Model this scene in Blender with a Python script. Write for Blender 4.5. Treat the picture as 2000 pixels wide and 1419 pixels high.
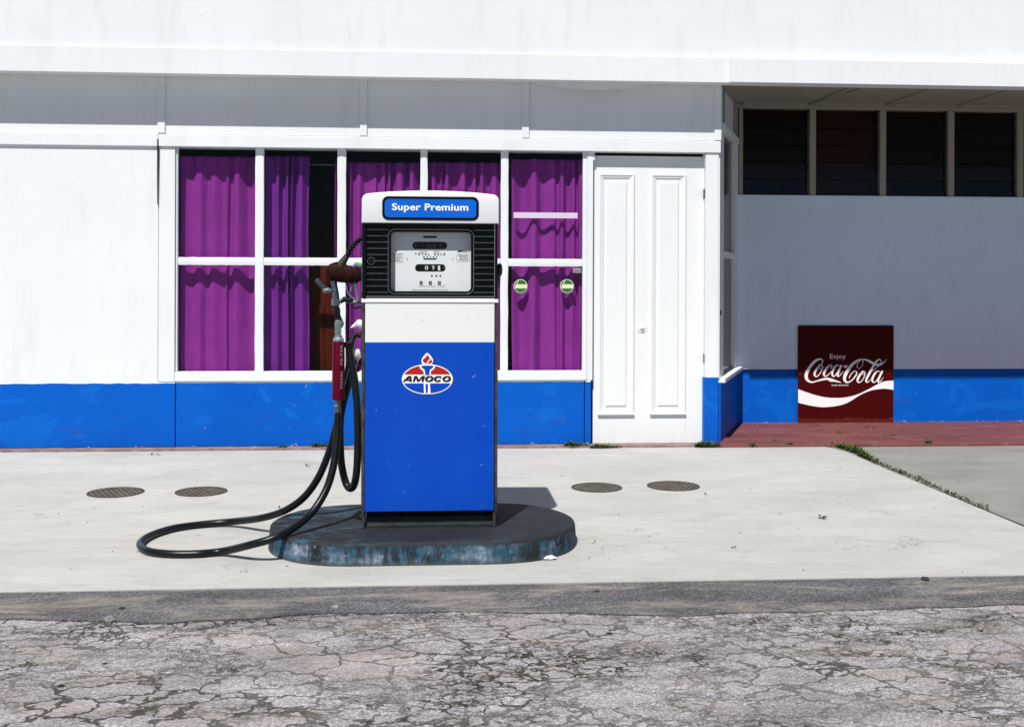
import bpy, math, random
from mathutils import Vector, Matrix, noise as mnoise
random.seed(7)
D = bpy.data
for o in list(D.objects): D.objects.remove(o)
SC = bpy.context.scene
COL = SC.collection

# ------------------------------------------------------------------ camera
FPX, HOR, CAMZ = 2200., 540., 1.17          # focal length in photo pixels, horizon row, eye height
psi, rho = math.atan(.0737), .0035
F = Vector((math.sin(psi), math.cos(psi), 0))
R0 = Vector((math.cos(psi), -math.sin(psi), 0)); U0 = Vector((0, 0, 1))
RT = (R0*math.cos(rho) + U0*math.sin(rho)).normalized()
UP = (U0*math.cos(rho) - R0*math.sin(rho)).normalized()
EYE = Vector((0, 0, CAMZ))
cam = D.cameras.new("camera"); camo = D.objects.new("camera", cam); COL.objects.link(camo)
M = Matrix((RT, UP, -F)).transposed().to_4x4(); M.translation = EYE
camo.matrix_world = M
cam.sensor_width = 36; cam.lens = 36*FPX/2000; cam.shift_y = -(709.5-HOR)/2000
cam.clip_start = .05; cam.clip_end = 500
SC.camera = camo

# ------------------------------------------------------------------ light
SX, SK = .40, 1.66                            # sunlight travels (SX, 1, -SK)
EL = math.atan(SK/math.hypot(SX, 1)); AZ = math.atan2(-SX, -1)
w = D.worlds.new("World"); SC.world = w; w.use_nodes = True
nt = w.node_tree; bg = nt.nodes['Background']
sky = nt.nodes.new('ShaderNodeTexSky'); sky.sky_type = 'NISHITA'; sky.sun_disc = False
sky.sun_elevation = EL; sky.sun_rotation = AZ; sky.air_density = .8; sky.dust_density = .1; sky.ozone_density = 4.
nt.links.new(sky.outputs[0], bg.inputs[0]); bg.inputs[1].default_value = .05
sun = D.lights.new("sun", 'SUN'); sun.energy = 5.0; sun.angle = math.radians(.5); sun.color = (1, .965, .91)
suno = D.objects.new("sun", sun); COL.objects.link(suno)
suno.rotation_euler = Vector((SX, 1, -SK)).to_track_quat('-Z', 'Y').to_euler(); suno.location = (-3, -8, 12)
vs = SC.view_settings
vs.view_transform = 'Standard'; vs.look = 'None'; vs.gamma = 1; vs.exposure = .24
SC.render.engine = 'CYCLES'
SC.cycles.max_bounces = 8; SC.cycles.transparent_max_bounces = 12

# ------------------------------------------------------------------ measuring helpers
def ray(px, py): return F + RT*((px-1000)/FPX) + UP*((HOR-py)/FPX)
def oy(px, py, Y): v = ray(px, py); return EYE + v*(Y/v.y)
def oz(px, py, Z=0.): v = ray(px, py); return EYE + v*((Z-CAMZ)/v.z)
def wx(px, py, Y): return oy(px, py, Y).x
def wz(px, py, Y): return oy(px, py, Y).z

# ------------------------------------------------------------------ object helpers
ORG = {}
def props(o, label=None, cat=None, group=None, kind=None):
    if label: o['label'] = label
    if cat: o['category'] = cat
    if group: o['group'] = group
    if kind: o['kind'] = kind
    return o
def empty(name, loc, label, cat, group=None):
    o = D.objects.new(name, None); COL.objects.link(o); o.location = loc; ORG[o] = Vector(loc)
    o.empty_display_size = .1
    return props(o, label, cat, group)

class MB:
    def __init__(s): s.v = []; s.f = []; s.m = []
    def add(s, vs, fs, mi=0):
        b = len(s.v); s.v += [Vector(p) for p in vs]; s.f += [tuple(b+i for i in f) for f in fs]; s.m += [mi]*len(fs); return s
    def box(s, x0, x1, y0, y1, z0, z1, T=None, mi=0):
        vs = [Vector((x, y, z)) for x in (x0, x1) for y in (y0, y1) for z in (z0, z1)]
        if T: vs = [T @ p for p in vs]
        return s.add(vs, [(0,1,3,2),(4,6,7,5),(0,4,5,1),(2,3,7,6),(0,2,6,4),(1,5,7,3)], mi)
    def prism(s, pts, depth, axis='y', at=0., T=None, mi=0):
        """closed outline of (a,b) extruded; axis y: a=x,b=z from y=at to at+depth; axis z: a=x,b=y"""
        mk = (lambda a, b, c: Vector((a, c, b))) if axis == 'y' else ((lambda a, b, c: Vector((a, b, c))) if axis == 'z' else (lambda a, b, c: Vector((c, a, b))))
        n = len(pts)
        vs = [mk(a, b, at) for a, b in pts] + [mk(a, b, at+depth) for a, b in pts]
        if T: vs = [T @ p for p in vs]
        return s.add(vs, [tuple(range(n))[::-1], tuple(range(n, 2*n))] + [(i, (i+1) % n, n+(i+1) % n, n+i) for i in range(n)], mi)
    def rings(s, rings, close0=True, close1=True, mi=0):
        n = len(rings[0]); b = []
        fs = []
        for k in range(len(rings)-1):
            for i in range(n):
                j = (i+1) % n
                fs.append((k*n+i, k*n+j, (k+1)*n+j, (k+1)*n+i))
        if close0: fs.append(tuple(range(n))[::-1])
        if close1: fs.append(tuple(range((len(rings)-1)*n, len(rings)*n)))
        return s.add([p for r in rings for p in r], fs, mi)
    def tube(s, pts, r, seg=12, mi=0):
        pts = [Vector(p) for p in pts]; rs = r if isinstance(r, (list, tuple)) else [r]*len(pts)
        t = (pts[1]-pts[0]).normalized()
        a = t.orthogonal().normalized(); out = []
        for i, p in enumerate(pts):
            q = (pts[min(i+1, len(pts)-1)]-pts[max(i-1, 0)])
            if q.length > 1e-9:
                q.normalize(); a = (a - q*a.dot(q)).normalized(); t = q
            b = t.cross(a)
            out.append([p + (a*math.cos(2*math.pi*k/seg)+b*math.sin(2*math.pi*k/seg))*rs[i] for k in range(seg)])
        return s.rings(out, mi=mi)
    def lathe(s, p0, axis, prof, seg=24, mi=0):
        """prof: list of (distance along axis, radius)"""
        ax = Vector(axis).normalized(); a = ax.orthogonal().normalized(); b = ax.cross(a); p0 = Vector(p0)
        return s.rings([[p0+ax*d+(a*math.cos(2*math.pi*k/seg)+b*math.sin(2*math.pi*k/seg))*max(r, 1e-5) for k in range(seg)] for d, r in prof], mi=mi)
    def build(s, name, mat, parent=None, bevel=0, smooth=False, origin=None, seg=2):
        me = D.meshes.new(name)
        org = ORG[parent] if parent else (Vector(origin) if origin else None)
        if org is None:
            xs = [p.x for p in s.v]; ys = [p.y for p in s.v]; zs = [p.z for p in s.v]
            org = Vector(((min(xs)+max(xs))/2, (min(ys)+max(ys))/2, min(zs)))
        me.from_pydata([p-org for p in s.v], [], s.f)
        mats = mat if isinstance(mat, (list, tuple)) else [mat]
        for m in mats: me.materials.append(m)
        if len(mats) > 1: me.polygons.foreach_set('material_index', s.m)
        import bmesh
        bm = bmesh.new(); bm.from_mesh(me); bmesh.ops.recalc_face_normals(bm, faces=bm.faces[:]); bm.to_mesh(me); bm.free()
        if smooth:
            me.polygons.foreach_set('use_smooth', [True]*len(me.polygons))
            me.set_sharp_from_angle(angle=math.radians(38))
        me.update()
        o = D.objects.new(name, me); COL.objects.link(o); ORG[o] = org
        if parent: o.parent = parent
        else: o.location = org
        if bevel:
            b = o.modifiers.new('bevel', 'BEVEL'); b.width = bevel; b.segments = seg; b.limit_method = 'ANGLE'; b.angle_limit = math.radians(40)
            b.harden_normals = False
        return o

def rrect(x0, x1, z0, z1, r, n=6):
    pts = []
    for cx, cz, a0 in ((x1-r, z1-r, 0), (x0+r, z1-r, 90), (x0+r, z0+r, 180), (x1-r, z0+r, 270)):
        for k in range(n+1):
            a = math.radians(a0+90*k/n); pts.append((cx+r*math.cos(a), cz+r*math.sin(a)))
    return pts
def catmull(P, n=10, closed=False):
    P = [Vector(p) for p in P]; out = []; N = len(P)
    for i in range(N if closed else N-1):
        if closed: a, b, c, d = P[(i-1) % N], P[i], P[(i+1) % N], P[(i+2) % N]
        else: a, b, c, d = P[max(i-1, 0)], P[i], P[i+1], P[min(i+2, N-1)]
        for k in range(n):
            t = k/n
            out.append(.5*((2*b)+(c-a)*t+(2*a-5*b+4*c-d)*t*t+(3*b-a-3*c+d)*t**3))
    if not closed: out.append(P[-1])
    return out
def ribbon(mb, pts, Y, th=.0006, n=8, mi=0):
    """brush stroke: pts (x, z, width) in the plane y=Y"""
    P = catmull([(x, z, wd) for x, z, wd in pts], n)
    L = []; Rr = []
    for i, p in enumerate(P):
        q = P[min(i+1, len(P)-1)]-P[max(i-1, 0)]; l = math.hypot(q.x, q.y) or 1
        nx, nz = -q.y/l, q.x/l; h = max(p.z, .0002)/2
        L.append((p.x+nx*h, p.y+nz*h)); Rr.append((p.x-nx*h, p.y-nz*h))
    m = len(P)
    vs = [Vector((x, Y-th, z)) for x, z in L]+[Vector((x, Y-th, z)) for x, z in Rr]+[Vector((x, Y, z)) for x, z in L]+[Vector((x, Y, z)) for x, z in Rr]
    fs = []
    for i in range(m-1):
        fs += [(i, i+1, m+i+1, m+i), (i, i+1, 2*m+i+1, 2*m+i), (m+i, m+i+1, 3*m+i+1, 3*m+i)]
    mb.add(vs, fs, mi)
def text(s, x0, x1, z0, z1, Y, name, mat, parent, bold=0., shear=0., up=False, th=.0006, space=1.):
    """lettering fitted to a rectangle on the plane y=Y; up=True reads bottom to top"""
    cu = D.curves.new('t', 'FONT'); cu.body = s; cu.offset = bold; cu.shear = shear; cu.space_character = space; cu.resolution_u = 6
    ob = D.objects.new('t', cu); COL.objects.link(ob)
    bpy.context.view_layer.update()
    me = D.meshes.new_from_object(ob.evaluated_get(bpy.context.evaluated_depsgraph_get()))
    D.objects.remove(ob); D.curves.remove(cu)
    xs = [v.co.x for v in me.vertices]; ys = [v.co.y for v in me.vertices]
    ax, bx, ay, by = min(xs), max(xs), min(ys), max(ys)
    mb = MB(); vs = []
    for v in me.vertices:
        u = (v.co.x-ax)/(bx-ax); t = (v.co.y-ay)/(by-ay)
        if up: vs.append((x0+(x1-x0)*(1-t), Y, z0+(z1-z0)*u))
        else: vs.append((x0+(x1-x0)*u, Y, z0+(z1-z0)*t))
    mb.add([(a, b-th, c) for a, b, c in vs], [tuple(p.vertices) for p in me.polygons])
    D.meshes.remove(me)
    if name is None: return mb
    return mb.build(name, mat, parent)

# ------------------------------------------------------------------ materials
def N(nt, t, **k):
    n = nt.nodes.new(t)
    for a, b in k.items(): setattr(n, a, b)
    return n
class Mat:
    def __init__(s, name, rough=.6, metal=0., spec=.4):
        s.m = D.materials.new(name); s.m.use_nodes = True; s.nt = s.m.node_tree
        s.p = s.nt.nodes['Principled BSDF']
        s.p.inputs['Roughness'].default_value = rough; s.p.inputs['Metallic'].default_value = metal
        s.p.inputs['Specular IOR Level'].default_value = spec
        g = N(s.nt, 'ShaderNodeNewGeometry'); s.pos = g.outputs['Position']; s.bump = None
    def scaled(s, sc):
        m = N(s.nt, 'ShaderNodeMapping'); m.inputs['Scale'].default_value = sc if isinstance(sc, tuple) else (sc,)*3
        s.nt.links.new(s.pos, m.inputs[0]); return m.outputs[0]
    def noise(s, sc=5, det=4, rough=.55, dist=0., map=None):
        n = N(s.nt, 'ShaderNodeTexNoise'); n.inputs['Scale'].default_value = 1; n.inputs['Detail'].default_value = det
        n.inputs['Roughness'].default_value = rough; n.inputs['Distortion'].default_value = dist
        s.nt.links.new(s.scaled(sc), n.inputs['Vector']); return n.outputs[0]
    def ramp(s, fac, stops, interp='LINEAR'):
        r = N(s.nt, 'ShaderNodeValToRGB'); r.color_ramp.interpolation = interp
        e = r.color_ramp.elements
        while len(e) < len(stops): e.new(.5)
        for q, (p, c) in zip(e, stops):
            q.position = p; q.color = (c if isinstance(c, tuple) else (c,)*3)[:3]+(1,)
        s.nt.links.new(fac, r.inputs[0]); return r.outputs[0]
    def mix(s, fac, a, b, mode='MIX'):
        m = N(s.nt, 'ShaderNodeMix', data_type='RGBA', blend_type=mode)
        for i, v in ((0, fac), (6, a), (7, b)):
            if hasattr(v, 'links') or hasattr(v, 'is_linked'): s.nt.links.new(v, m.inputs[i])
            elif i == 0: m.inputs[0].default_value = v
            else: m.inputs[i].default_value = tuple(v)[:3]+(1,)
        return m.outputs[2]
    def math(s, op, a, b=0.):
        m = N(s.nt, 'ShaderNodeMath', operation=op)
        for i, v in enumerate((a, b)):
            if hasattr(v, 'is_linked'): s.nt.links.new(v, m.inputs[i])
            else: m.inputs[i].default_value = v
        return m.outputs[0]
    def xyz(s):
        q = N(s.nt, 'ShaderNodeSeparateXYZ'); s.nt.links.new(s.pos, q.inputs[0]); return q.outputs
    def color(s, c):
        if hasattr(c, 'is_linked'): s.nt.links.new(c, s.p.inputs['Base Color'])
        else: s.p.inputs['Base Color'].default_value = tuple(c)[:3]+(1,)
        return s
    def bumped(s, h, strength=.3, dist=.003):
        b = N(s.nt, 'ShaderNodeBump'); b.inputs['Strength'].default_value = strength; b.inputs['Distance'].default_value = dist
        s.nt.links.new(h, b.inputs['Height'])
        if s.bump: s.nt.links.new(s.bump, b.inputs['Normal'])
        s.bump = b.outputs[0]; s.nt.links.new(s.bump, s.p.inputs['Normal']); return s
def simple(name, c, rough=.6, metal=0., spec=.4, var=.12, sc=30, bump=.1):
    m = Mat(name, rough, metal, spec)
    n = m.noise(sc, 5)
    m.color(m.ramp(n, [(.3, tuple(x*(1-var) for x in c)), (.7, tuple(min(1, x*(1+var)) for x in c))]))
    if bump: m.bumped(m.noise(sc*3, 3), bump, .001)
    return m.m

def white_paint(name, c=(.735,.765,.79), grime=.5):
    m = Mat(name, .5, 0, .2)
    base = m.mix(m.ramp(m.noise(1.7, 5), [(.35, 0), (.75, 1)]), tuple(x*.95 for x in c), c)
    stain = m.ramp(m.noise((9, 9, 1.6), 6, .65), [(.52, 0), (.78, grime)])
    base = m.mix(stain, base, tuple(x*.80 for x in (c[0], c[1]*.97, c[2]*.9)))
    chip = m.ramp(m.noise(38, 3, .6, .4), [(.735, 0), (.75, .7)])
    base = m.mix(chip, base, (.45, .43, .39))
    m.color(base)
    m.bumped(m.noise((60, 60, 14), 4), .25, .0015); m.bumped(m.noise(7, 3), .2, .004)
    return m.m
WHITE = white_paint('white_gloss_paint')
WDOOR = white_paint('white_door_paint', (.745,.765,.78), .35)
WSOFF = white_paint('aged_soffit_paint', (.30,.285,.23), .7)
WREC = white_paint('roughcast_white_shade_tint', (.63,.76,.88), .6)  # white wall colour with the bluish tint of the recess shade put in
def blue_paint(name, c=(.0004,.098,.51), fade=(.003,.135,.56)):
    m = Mat(name, .5, 0, .12)
    a = m.mix(m.ramp(m.noise(1.3, 5, .6), [(.35, 0), (.7, 1)]), c, tuple(x*.86 for x in c))
    f = m.ramp(m.noise((3.1, 3, 5), 7, .62, .7), [(.56, 0), (.60, .55), (.75, .3)])
    a = m.mix(f, a, fade)
    chip = m.ramp(m.noise((30, 30, 42), 4, .6, .6), [(.725, 0), (.74, .85)])
    a = m.mix(chip, a, (.55, .6, .68))
    z = m.xyz()[2]                                     # peeled specks along the foot of the wall
    low = m.math('MULTIPLY', m.math('LESS_THAN', m.math('ADD', z, m.math('MULTIPLY', m.noise(22, 4), .07)), .046), m.ramp(m.noise(60, 3), [(.5, 0), (.54, 1)]))
    a = m.mix(low, a, (.62, .58, .58))
    xx = m.xyz()
    over = m.math('MULTIPLY', m.math('GREATER_THAN', m.math('ADD', xx[2], m.math('MULTIPLY', m.math('SUBTRACT', m.noise(9, 6, .7), .5), .016)), .4435), m.math('LESS_THAN', xx[0], 1.12))
    a = m.mix(over, a, (.735,.765,.79))
    scuff = m.math('MULTIPLY', m.ramp(m.noise((2.4, 2, 15), 7, .72, .9), [(.60, 0), (.66, .5), (.72, .1)]), m.math('LESS_THAN', xx[2], .36))
    a = m.mix(scuff, a, (.03,.07,.28))
    m.color(a); m.bumped(m.noise(45, 4), .3, .0015); m.bumped(m.noise(3, 3), .25, .006)
    return m.m
BLUE = blue_paint('blue_wall_paint')
PBLUE = None

def concrete():
    m = Mat('pale_concrete', .8, 0, .25)
    a = m.ramp(m.noise((1.1, 2.2, 1), 8, .6, .3), [(.3, (.37,.37,.355)), (.5, (.43,.428,.41)), (.72, (.47,.47,.455))])
    a = m.mix(m.ramp(m.noise((5, 30, 5), 6, .7), [(.50, 0), (.74, .6)]), a, (.30,.295,.275))
    a = m.mix(m.ramp(m.noise((2.2, 7, 2), 6, .68, .5), [(.60, 0), (.70, .35)]), a, (.40,.36,.27))
    a = m.mix(m.ramp(m.noise((7, 17, 7), 7, .7, .8), [(.63, 0), (.72, .5)]), a, (.27,.275,.28))
    a = m.mix(m.ramp(m.noise(75, 4, .6), [(.685, 0), (.72, .8)]), a, (.15,.14,.12))
    a = m.mix(m.ramp(m.noise((.8, 1.6, 1), 7, .7, 1.2), [(.47, 0), (.53, .25), (.60, 0)]), a, (.30,.30,.295))
    a = m.mix(m.ramp(m.noise((3.5, 9, 3), 8, .75, 1.6), [(.66, 0), (.70, .6), (.76, .2)]), a, (.25,.22,.16))
    a = m.mix(m.ramp(m.noise(260, 2), [(.3, .35), (.5, 0)]), a, (.30,.30,.285))
    a = m.mix(m.ramp(m.noise((1.7, 2.6, 1), 6, .6, .3), [(.60, 0), (.68, .28)]), a, (.26,.25,.23))
    a = m.mix(m.ramp(m.noise((11, 13, 11), 3, .5), [(.73, 0), (.75, .45)]), a, (.12,.115,.11))
    vc = N(m.nt, 'ShaderNodeTexVoronoi', feature='DISTANCE_TO_EDGE'); vc.inputs['Scale'].default_value = 1
    nd = N(m.nt, 'ShaderNodeTexNoise'); nd.inputs['Scale'].default_value = 3; nd.inputs['Detail'].default_value = 8; m.nt.links.new(m.pos, nd.inputs['Vector'])
    ad = N(m.nt, 'ShaderNodeVectorMath', operation='MULTIPLY_ADD'); m.nt.links.new(nd.outputs[1], ad.inputs[0]); ad.inputs[1].default_value = (.5,)*3; m.nt.links.new(m.scaled(.75), ad.inputs[2])
    m.nt.links.new(ad.outputs[0], vc.inputs['Vector'])
    hair = m.math('MULTIPLY', m.math('LESS_THAN', vc.outputs['Distance'], .0022), m.ramp(m.noise(1.1, 3), [(.50, 0), (.58, .55)]))
    a = m.mix(hair, a, (.16,.15,.14))
    m.color(a); m.bumped(m.noise((30, 90, 30), 6, .7), .5, .004); m.bumped(m.noise(2, 4), .3, .02)
    return m.m
CONC = concrete()
def greyconc():
    m = Mat('grey_concrete', .85, 0, .2)
    a = m.ramp(m.noise((2, 3, 2), 8, .65), [(.3, (.19,.19,.175)), (.7, (.27,.27,.25))])
    a = m.mix(m.ramp(m.noise(70, 5, .7), [(.6, 0), (.72, .7)]), a, (.16,.16,.14))
    m.color(a); m.bumped(m.noise(60, 6, .7), .6, .004)
    return m.m
GCONC = greyconc()
def redfloor():
    m = Mat('worn_red_floor_paint', .7, 0, .3)
    a = m.ramp(m.noise((2, 5, 2), 7, .65, .4), [(.3, (.11,.030,.030)), (.55, (.16,.050,.048)), (.75, (.20,.09,.08))])
    a = m.mix(m.ramp(m.noise((12, 30, 12), 6, .7, .6), [(.58, 0), (.70, .6)]), a, (.30,.24,.22))
    a = m.mix(m.ramp(m.noise((6, 25, 6), 6, .7, .8), [(.62, 0), (.68, .8)]), a, (.07,.05,.045))
    m.color(a); m.bumped(m.noise(40, 5, .7), .5, .003)
    return m.m
RED = redfloor()
def asphalt(name, cracked):
    m = Mat(name, .9, 0, .2)
    if cracked: lo, mi, hi = (.19,.175,.18), (.30,.28,.29), (.46,.44,.46)
    else: lo, mi, hi = (.055,.055,.058), (.095,.095,.102), (.19,.19,.20)
    v = N(m.nt, 'ShaderNodeTexVoronoi', feature='F1'); v.inputs['Scale'].default_value = 1
    m.nt.links.new(m.scaled(190), v.inputs['Vector'])
    st = N(m.nt, 'ShaderNodeSeparateColor'); m.nt.links.new(v.outputs['Color'], st.inputs[0])
    a = m.ramp(st.outputs[0], [(0, lo), (.55, mi), (.97, hi)])
    big = m.ramp(m.noise((1.5, 5, 1), 8, .7, .5), [(.3, .55), (.7, 1.35)])
    a = m.mix(1., a, big, 'MULTIPLY')
    sand = m.ramp(m.noise((1.6, 6, 1), 8, .75, .6), [(.50, 0), (.68, .75)])
    a = m.mix(sand, a, (.36,.31,.26) if not cracked else (.30,.25,.22))
    a = m.mix(m.ramp(m.noise((3, 5, 3), 6, .7), [(.56, 0), (.75, .7)]), a, (.06,.055,.05))
    if cracked:
        def cracks(scale, wid, warp=.35, seed=0.):
            ns = N(m.nt, 'ShaderNodeTexNoise'); ns.inputs['Scale'].default_value = 1; ns.inputs['Detail'].default_value = 5
            m.nt.links.new(m.scaled(scale*1.7), ns.inputs['Vector'])
            ad = N(m.nt, 'ShaderNodeVectorMath', operation='MULTIPLY_ADD')
            m.nt.links.new(ns.outputs[1], ad.inputs[0]); ad.inputs[1].default_value = (warp,)*3
            m.nt.links.new(m.scaled((scale*.62, scale*1.0, scale)), ad.inputs[2])
            vo = N(m.nt, 'ShaderNodeTexVoronoi', feature='DISTANCE_TO_EDGE'); vo.inputs['Scale'].default_value = 1
            m.nt.links.new(ad.outputs[0], vo.inputs['Vector'])
            wn = m.ramp(m.noise(scale*1.3, 5, .7), [(.25, 0), (.75, 1)])
            return m.math('SUBTRACT', vo.outputs['Distance'], m.math('MULTIPLY', wn, wid))
        zone = m.ramp(m.noise((.75, 1.3, 1), 4, .6, .5), [(.36, .15), (.60, .9)])
        zone2 = m.ramp(m.noise((1.4, 2.4, 1), 4, .65, .8), [(.46, 0), (.60, 1)])
        c1 = m.math('MULTIPLY', m.ramp(cracks(8.6, .045, .95), [(0, 1), (.022, 0)]), zone)
        c2 = m.math('MULTIPLY', m.ramp(cracks(17, .07, 1.1), [(0, 1), (.022, 0)]), zone2)
        crumb = m.math('MULTIPLY', m.ramp(m.noise((14, 26, 14), 7, .8, .6), [(.56, 0), (.62, .9)]), zone2)
        c = m.math('MAXIMUM', m.math('MAXIMUM', c1, c2), crumb)
        dirt = m.ramp(m.noise(45, 4), [(.35, (.022,.020,.015)), (.62, (.055,.048,.034)), (.72, (.06,.08,.03))])
        a = m.mix(c, a, dirt)
        m.color(a); m.bumped(m.math('SUBTRACT', 1., c), .8, .012)
    else:
        m.color(a)
    m.bumped(v.outputs['Distance'], .6, .004); m.bumped(m.noise((3, 6, 1), 4), .5, .02)
    return m.m
ASPH = asphalt('dark_asphalt', False); OLDROAD = asphalt('cracked_old_asphalt', True)

def glass(name, tint=(.93,.95,.95), refl=.008, rough=.02):
    m = D.materials.new(name); m.use_nodes = True; n = m.node_tree; n.nodes.clear()
    o = N(n, 'ShaderNodeOutputMaterial'); mx = N(n, 'ShaderNodeMixShader'); t = N(n, 'ShaderNodeBsdfTransparent'); g = N(n, 'ShaderNodeBsdfGlossy')
    t.inputs[0].default_value = tint+(1,); g.inputs['Roughness'].default_value = rough
    lw_ = N(n, 'ShaderNodeLayerWeight'); lw_.inputs[0].default_value = .5
    pw = N(n, 'ShaderNodeMath', operation='POWER'); n.links.new(lw_.outputs['Facing'], pw.inputs[0]); pw.inputs[1].default_value = 5
    fr = N(n, 'ShaderNodeMath', operation='MULTIPLY_ADD'); n.links.new(pw.outputs[0], fr.inputs[0]); fr.inputs[1].default_value = .8; fr.inputs[2].default_value = refl
    dn = N(n, 'ShaderNodeTexNoise'); dn.inputs['Scale'].default_value = 3; b = N(n, 'ShaderNodeBump'); b.inputs['Strength'].default_value = .04
    n.links.new(dn.outputs[0], b.inputs['Height']); n.links.new(b.outputs[0], g.inputs['Normal'])
    n.links.new(fr.outputs[0], mx.inputs[0]); n.links.new(t.outputs[0], mx.inputs[1]); n.links.new(g.outputs[0], mx.inputs[2]); n.links.new(mx.outputs[0], o.inputs[0])
    return m
GLASS = glass('window_glass'); LOUVG = glass('louvre_glass', (.55,.58,.56), .03, rough=.2)

def curtain_mat(name, c):
    m = Mat(name, .85, 0, .15)
    x = m.xyz()
    wv = m.noise((600, 600, 40), 2)
    a = m.ramp(m.noise(6, 4), [(.3, tuple(q*.9 for q in c)), (.7, tuple(q*1.1 for q in c))])
    a = m.mix(m.ramp(wv, [(.35, .25), (.6, 0)]), a, tuple(q*.6 for q in c))
    m.color(a); m.bumped(m.noise((250, 250, 250), 2), .25, .001)
    return m.m
PURP = curtain_mat('purple_curtain_cloth', (.28,.030,.285))
VIOL = curtain_mat('violet_curtain_cloth', (.19,.024,.275))
def wood(name, c1, c2):
    m = Mat(name, .7, 0, .04)
    g = m.noise((26, 26, 1.2), 6, .6, .8)
    a = m.ramp(g, [(.3, c1), (.7, c2)])
    k = m.ramp(m.noise((7, 7, 4), 3), [(.72, 0), (.78, .8)])
    a = m.mix(k, a, tuple(q*.4 for q in c1))
    m.color(a); m.bumped(g, .3, .002)
    return m.m
WOOD = wood('dark_red_wood', (.045,.006,.003), (.11,.016,.007))
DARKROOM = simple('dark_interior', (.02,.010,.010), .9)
MAROON = simple('maroon_blind', (.16,.006,.004), .8)
BLACK = simple('black_enamel', (.002,.0032,.0035), .3, 0, .18, bump=.05)
BLACKM = simple('matt_black', (.004,.005,.006), .6, 0, .2)
RUBBER = simple('black_rubber', (.003,.005,.006), .36, 0, .3, sc=60, bump=.15)
CHROME = simple('worn_chrome', (.20,.26,.29), .32, 1., .5, .35, 60, .3)
ALU = simple('dull_aluminium', (.33,.38,.40), .5, .8, .5, .35, 50, .4)
CAST = simple('grey_cast_alloy', (.15,.19,.20), .55, .45, .4, .3, 80, .5)
STEEL = simple('dirty_steel_trim', (.085,.082,.07), .45, .7, .5, .6, 18, .3)
IRONR = simple('brown_rubber_cover', (.019,.003,.003), .65, 0, .12, .5, 60, .6)
FILTERR = simple('crimson_enamel', (.085,.0006,.012), .4, 0, .12, .25, 30, .1)
BROWNK = simple('brown_knob', (.07,.055,.035), .5, .3, .4, .4, 60, .3)
PWHITE = white_paint('pump_white_enamel', (.75,.765,.77), .35)
PFACE = simple('dial_face_white', (.78,.80,.81), .35, 0, .4, .03, 8, 0)
SIGNB = simple('sign_blue', (.0,.11,.58), .3, 0, .4, .04, 5, 0)
LETW = simple('white_lettering', (.85,.85,.85), .5, 0, .3, .03, 5, 0)
LETK = simple('black_lettering', (.006,.006,.008), .5, 0, .3, .03, 5, 0)
LETG = simple('cream_digits', (.75,.72,.62), .5, 0, .3, .03, 5, 0)
DIM = simple('faded_digits', (.10,.12,.13), .5, 0, .3, .03, 5, 0)
LRED = simple('logo_red', (.42,.012,.008), .5, 0, .3, .05, 9, 0)
def pump_blue():
    m = Mat('pump_blue_enamel', .55, 0, .14)
    a = m.ramp(m.noise(2.5, 5), [(.3, (.0004,.052,.42)), (.7, (.0007,.062,.46))])
    a = m.mix(m.ramp(m.noise((26, 26, 30), 4, .6, .4), [(.69, 0), (.72, .7)]), a, (.10,.22,.62))
    a = m.mix(m.ramp(m.noise((5, 5, 7), 6, .7, 1.2), [(.55, 0), (.75, .35)]), a, (.0,.035,.33))
    a = m.mix(m.ramp(m.noise((2.2, 2.2, .6), 5), [(.5, 0), (.7, .3)]), a, (.01,.085,.50))
    a = m.mix(m.ramp(m.noise((40, 40, 9), 5, .7, .6), [(.72, 0), (.74, .7)]), a, (.0,.03,.25))
    m.color(a); m.bumped(m.noise(9, 3), .15, .003)
    return m.m
PBLUE = pump_blue()
LBLUE = PBLUE
def island_mat(top):
    m = Mat('island_top_paint' if top else 'island_side_paint', .75, 0, .3)
    a = m.ramp(m.noise(4, 6, .65), [(.3, (.006,.008,.012)), (.7, (.018,.021,.028))])
    if top:
        x, y, z = m.xyz()
        n = m.noise((5, 14, 5), 7, .72, .5)
        left = m.ramp(m.math('ADD', x, m.math('MULTIPLY', m.noise(3, 3), .5)), [(0, 1), (.12, 0)])
        lf = N(m.nt, 'ShaderNodeMapRange'); lf.inputs['From Min'].default_value = -.42; lf.inputs['From Max'].default_value = -.18; lf.inputs['To Min'].default_value = 1; lf.inputs['To Max'].default_value = .12
        m.nt.links.new(x, lf.inputs['Value'])
        a = m.mix(m.math('MULTIPLY', m.ramp(n, [(.50, 0), (.66, .75)]), lf.outputs[0]), a, (.045,.13,.19))
        a = m.mix(m.ramp(m.noise(90, 4, .7), [(.62, 0), (.70, .6)]), a, (.13,.13,.13))
    else:
        n = m.noise((19, 19, 5), 8, .78, .9)
        w_ = m.ramp(m.noise((6, 6, 9), 6, .7), [(.3, (.004,.05,.11)), (.47, (.02,.075,.12)), (.58, (.12,.17,.23)), (.68, (.38,.40,.47)), (.78, (.24,.23,.16))])
        a = m.mix(m.ramp(m.math('ADD', n, m.math('MULTIPLY', m.math('SUBTRACT', m.noise(3.3, 3), .5), .6)), [(.40, 0), (.52, .95)]), a, w_)
        z = m.xyz()[2]
        zz = m.math('ADD', z, m.math('MULTIPLY', m.noise((26, 26, 3), 5, .7), .07))
        a = m.mix(m.ramp(zz, [(.106, 0), (.120, .92)]), a, (.02,.023,.028))
        a = m.mix(m.ramp(zz, [(.040, .85), (.054, 0)]), a, (.05,.06,.055))
    m.color(a); m.bumped(m.noise(60, 6, .7), .5, .003); m.bumped(m.noise(8, 4), .4, .01)
    return m.m
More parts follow.
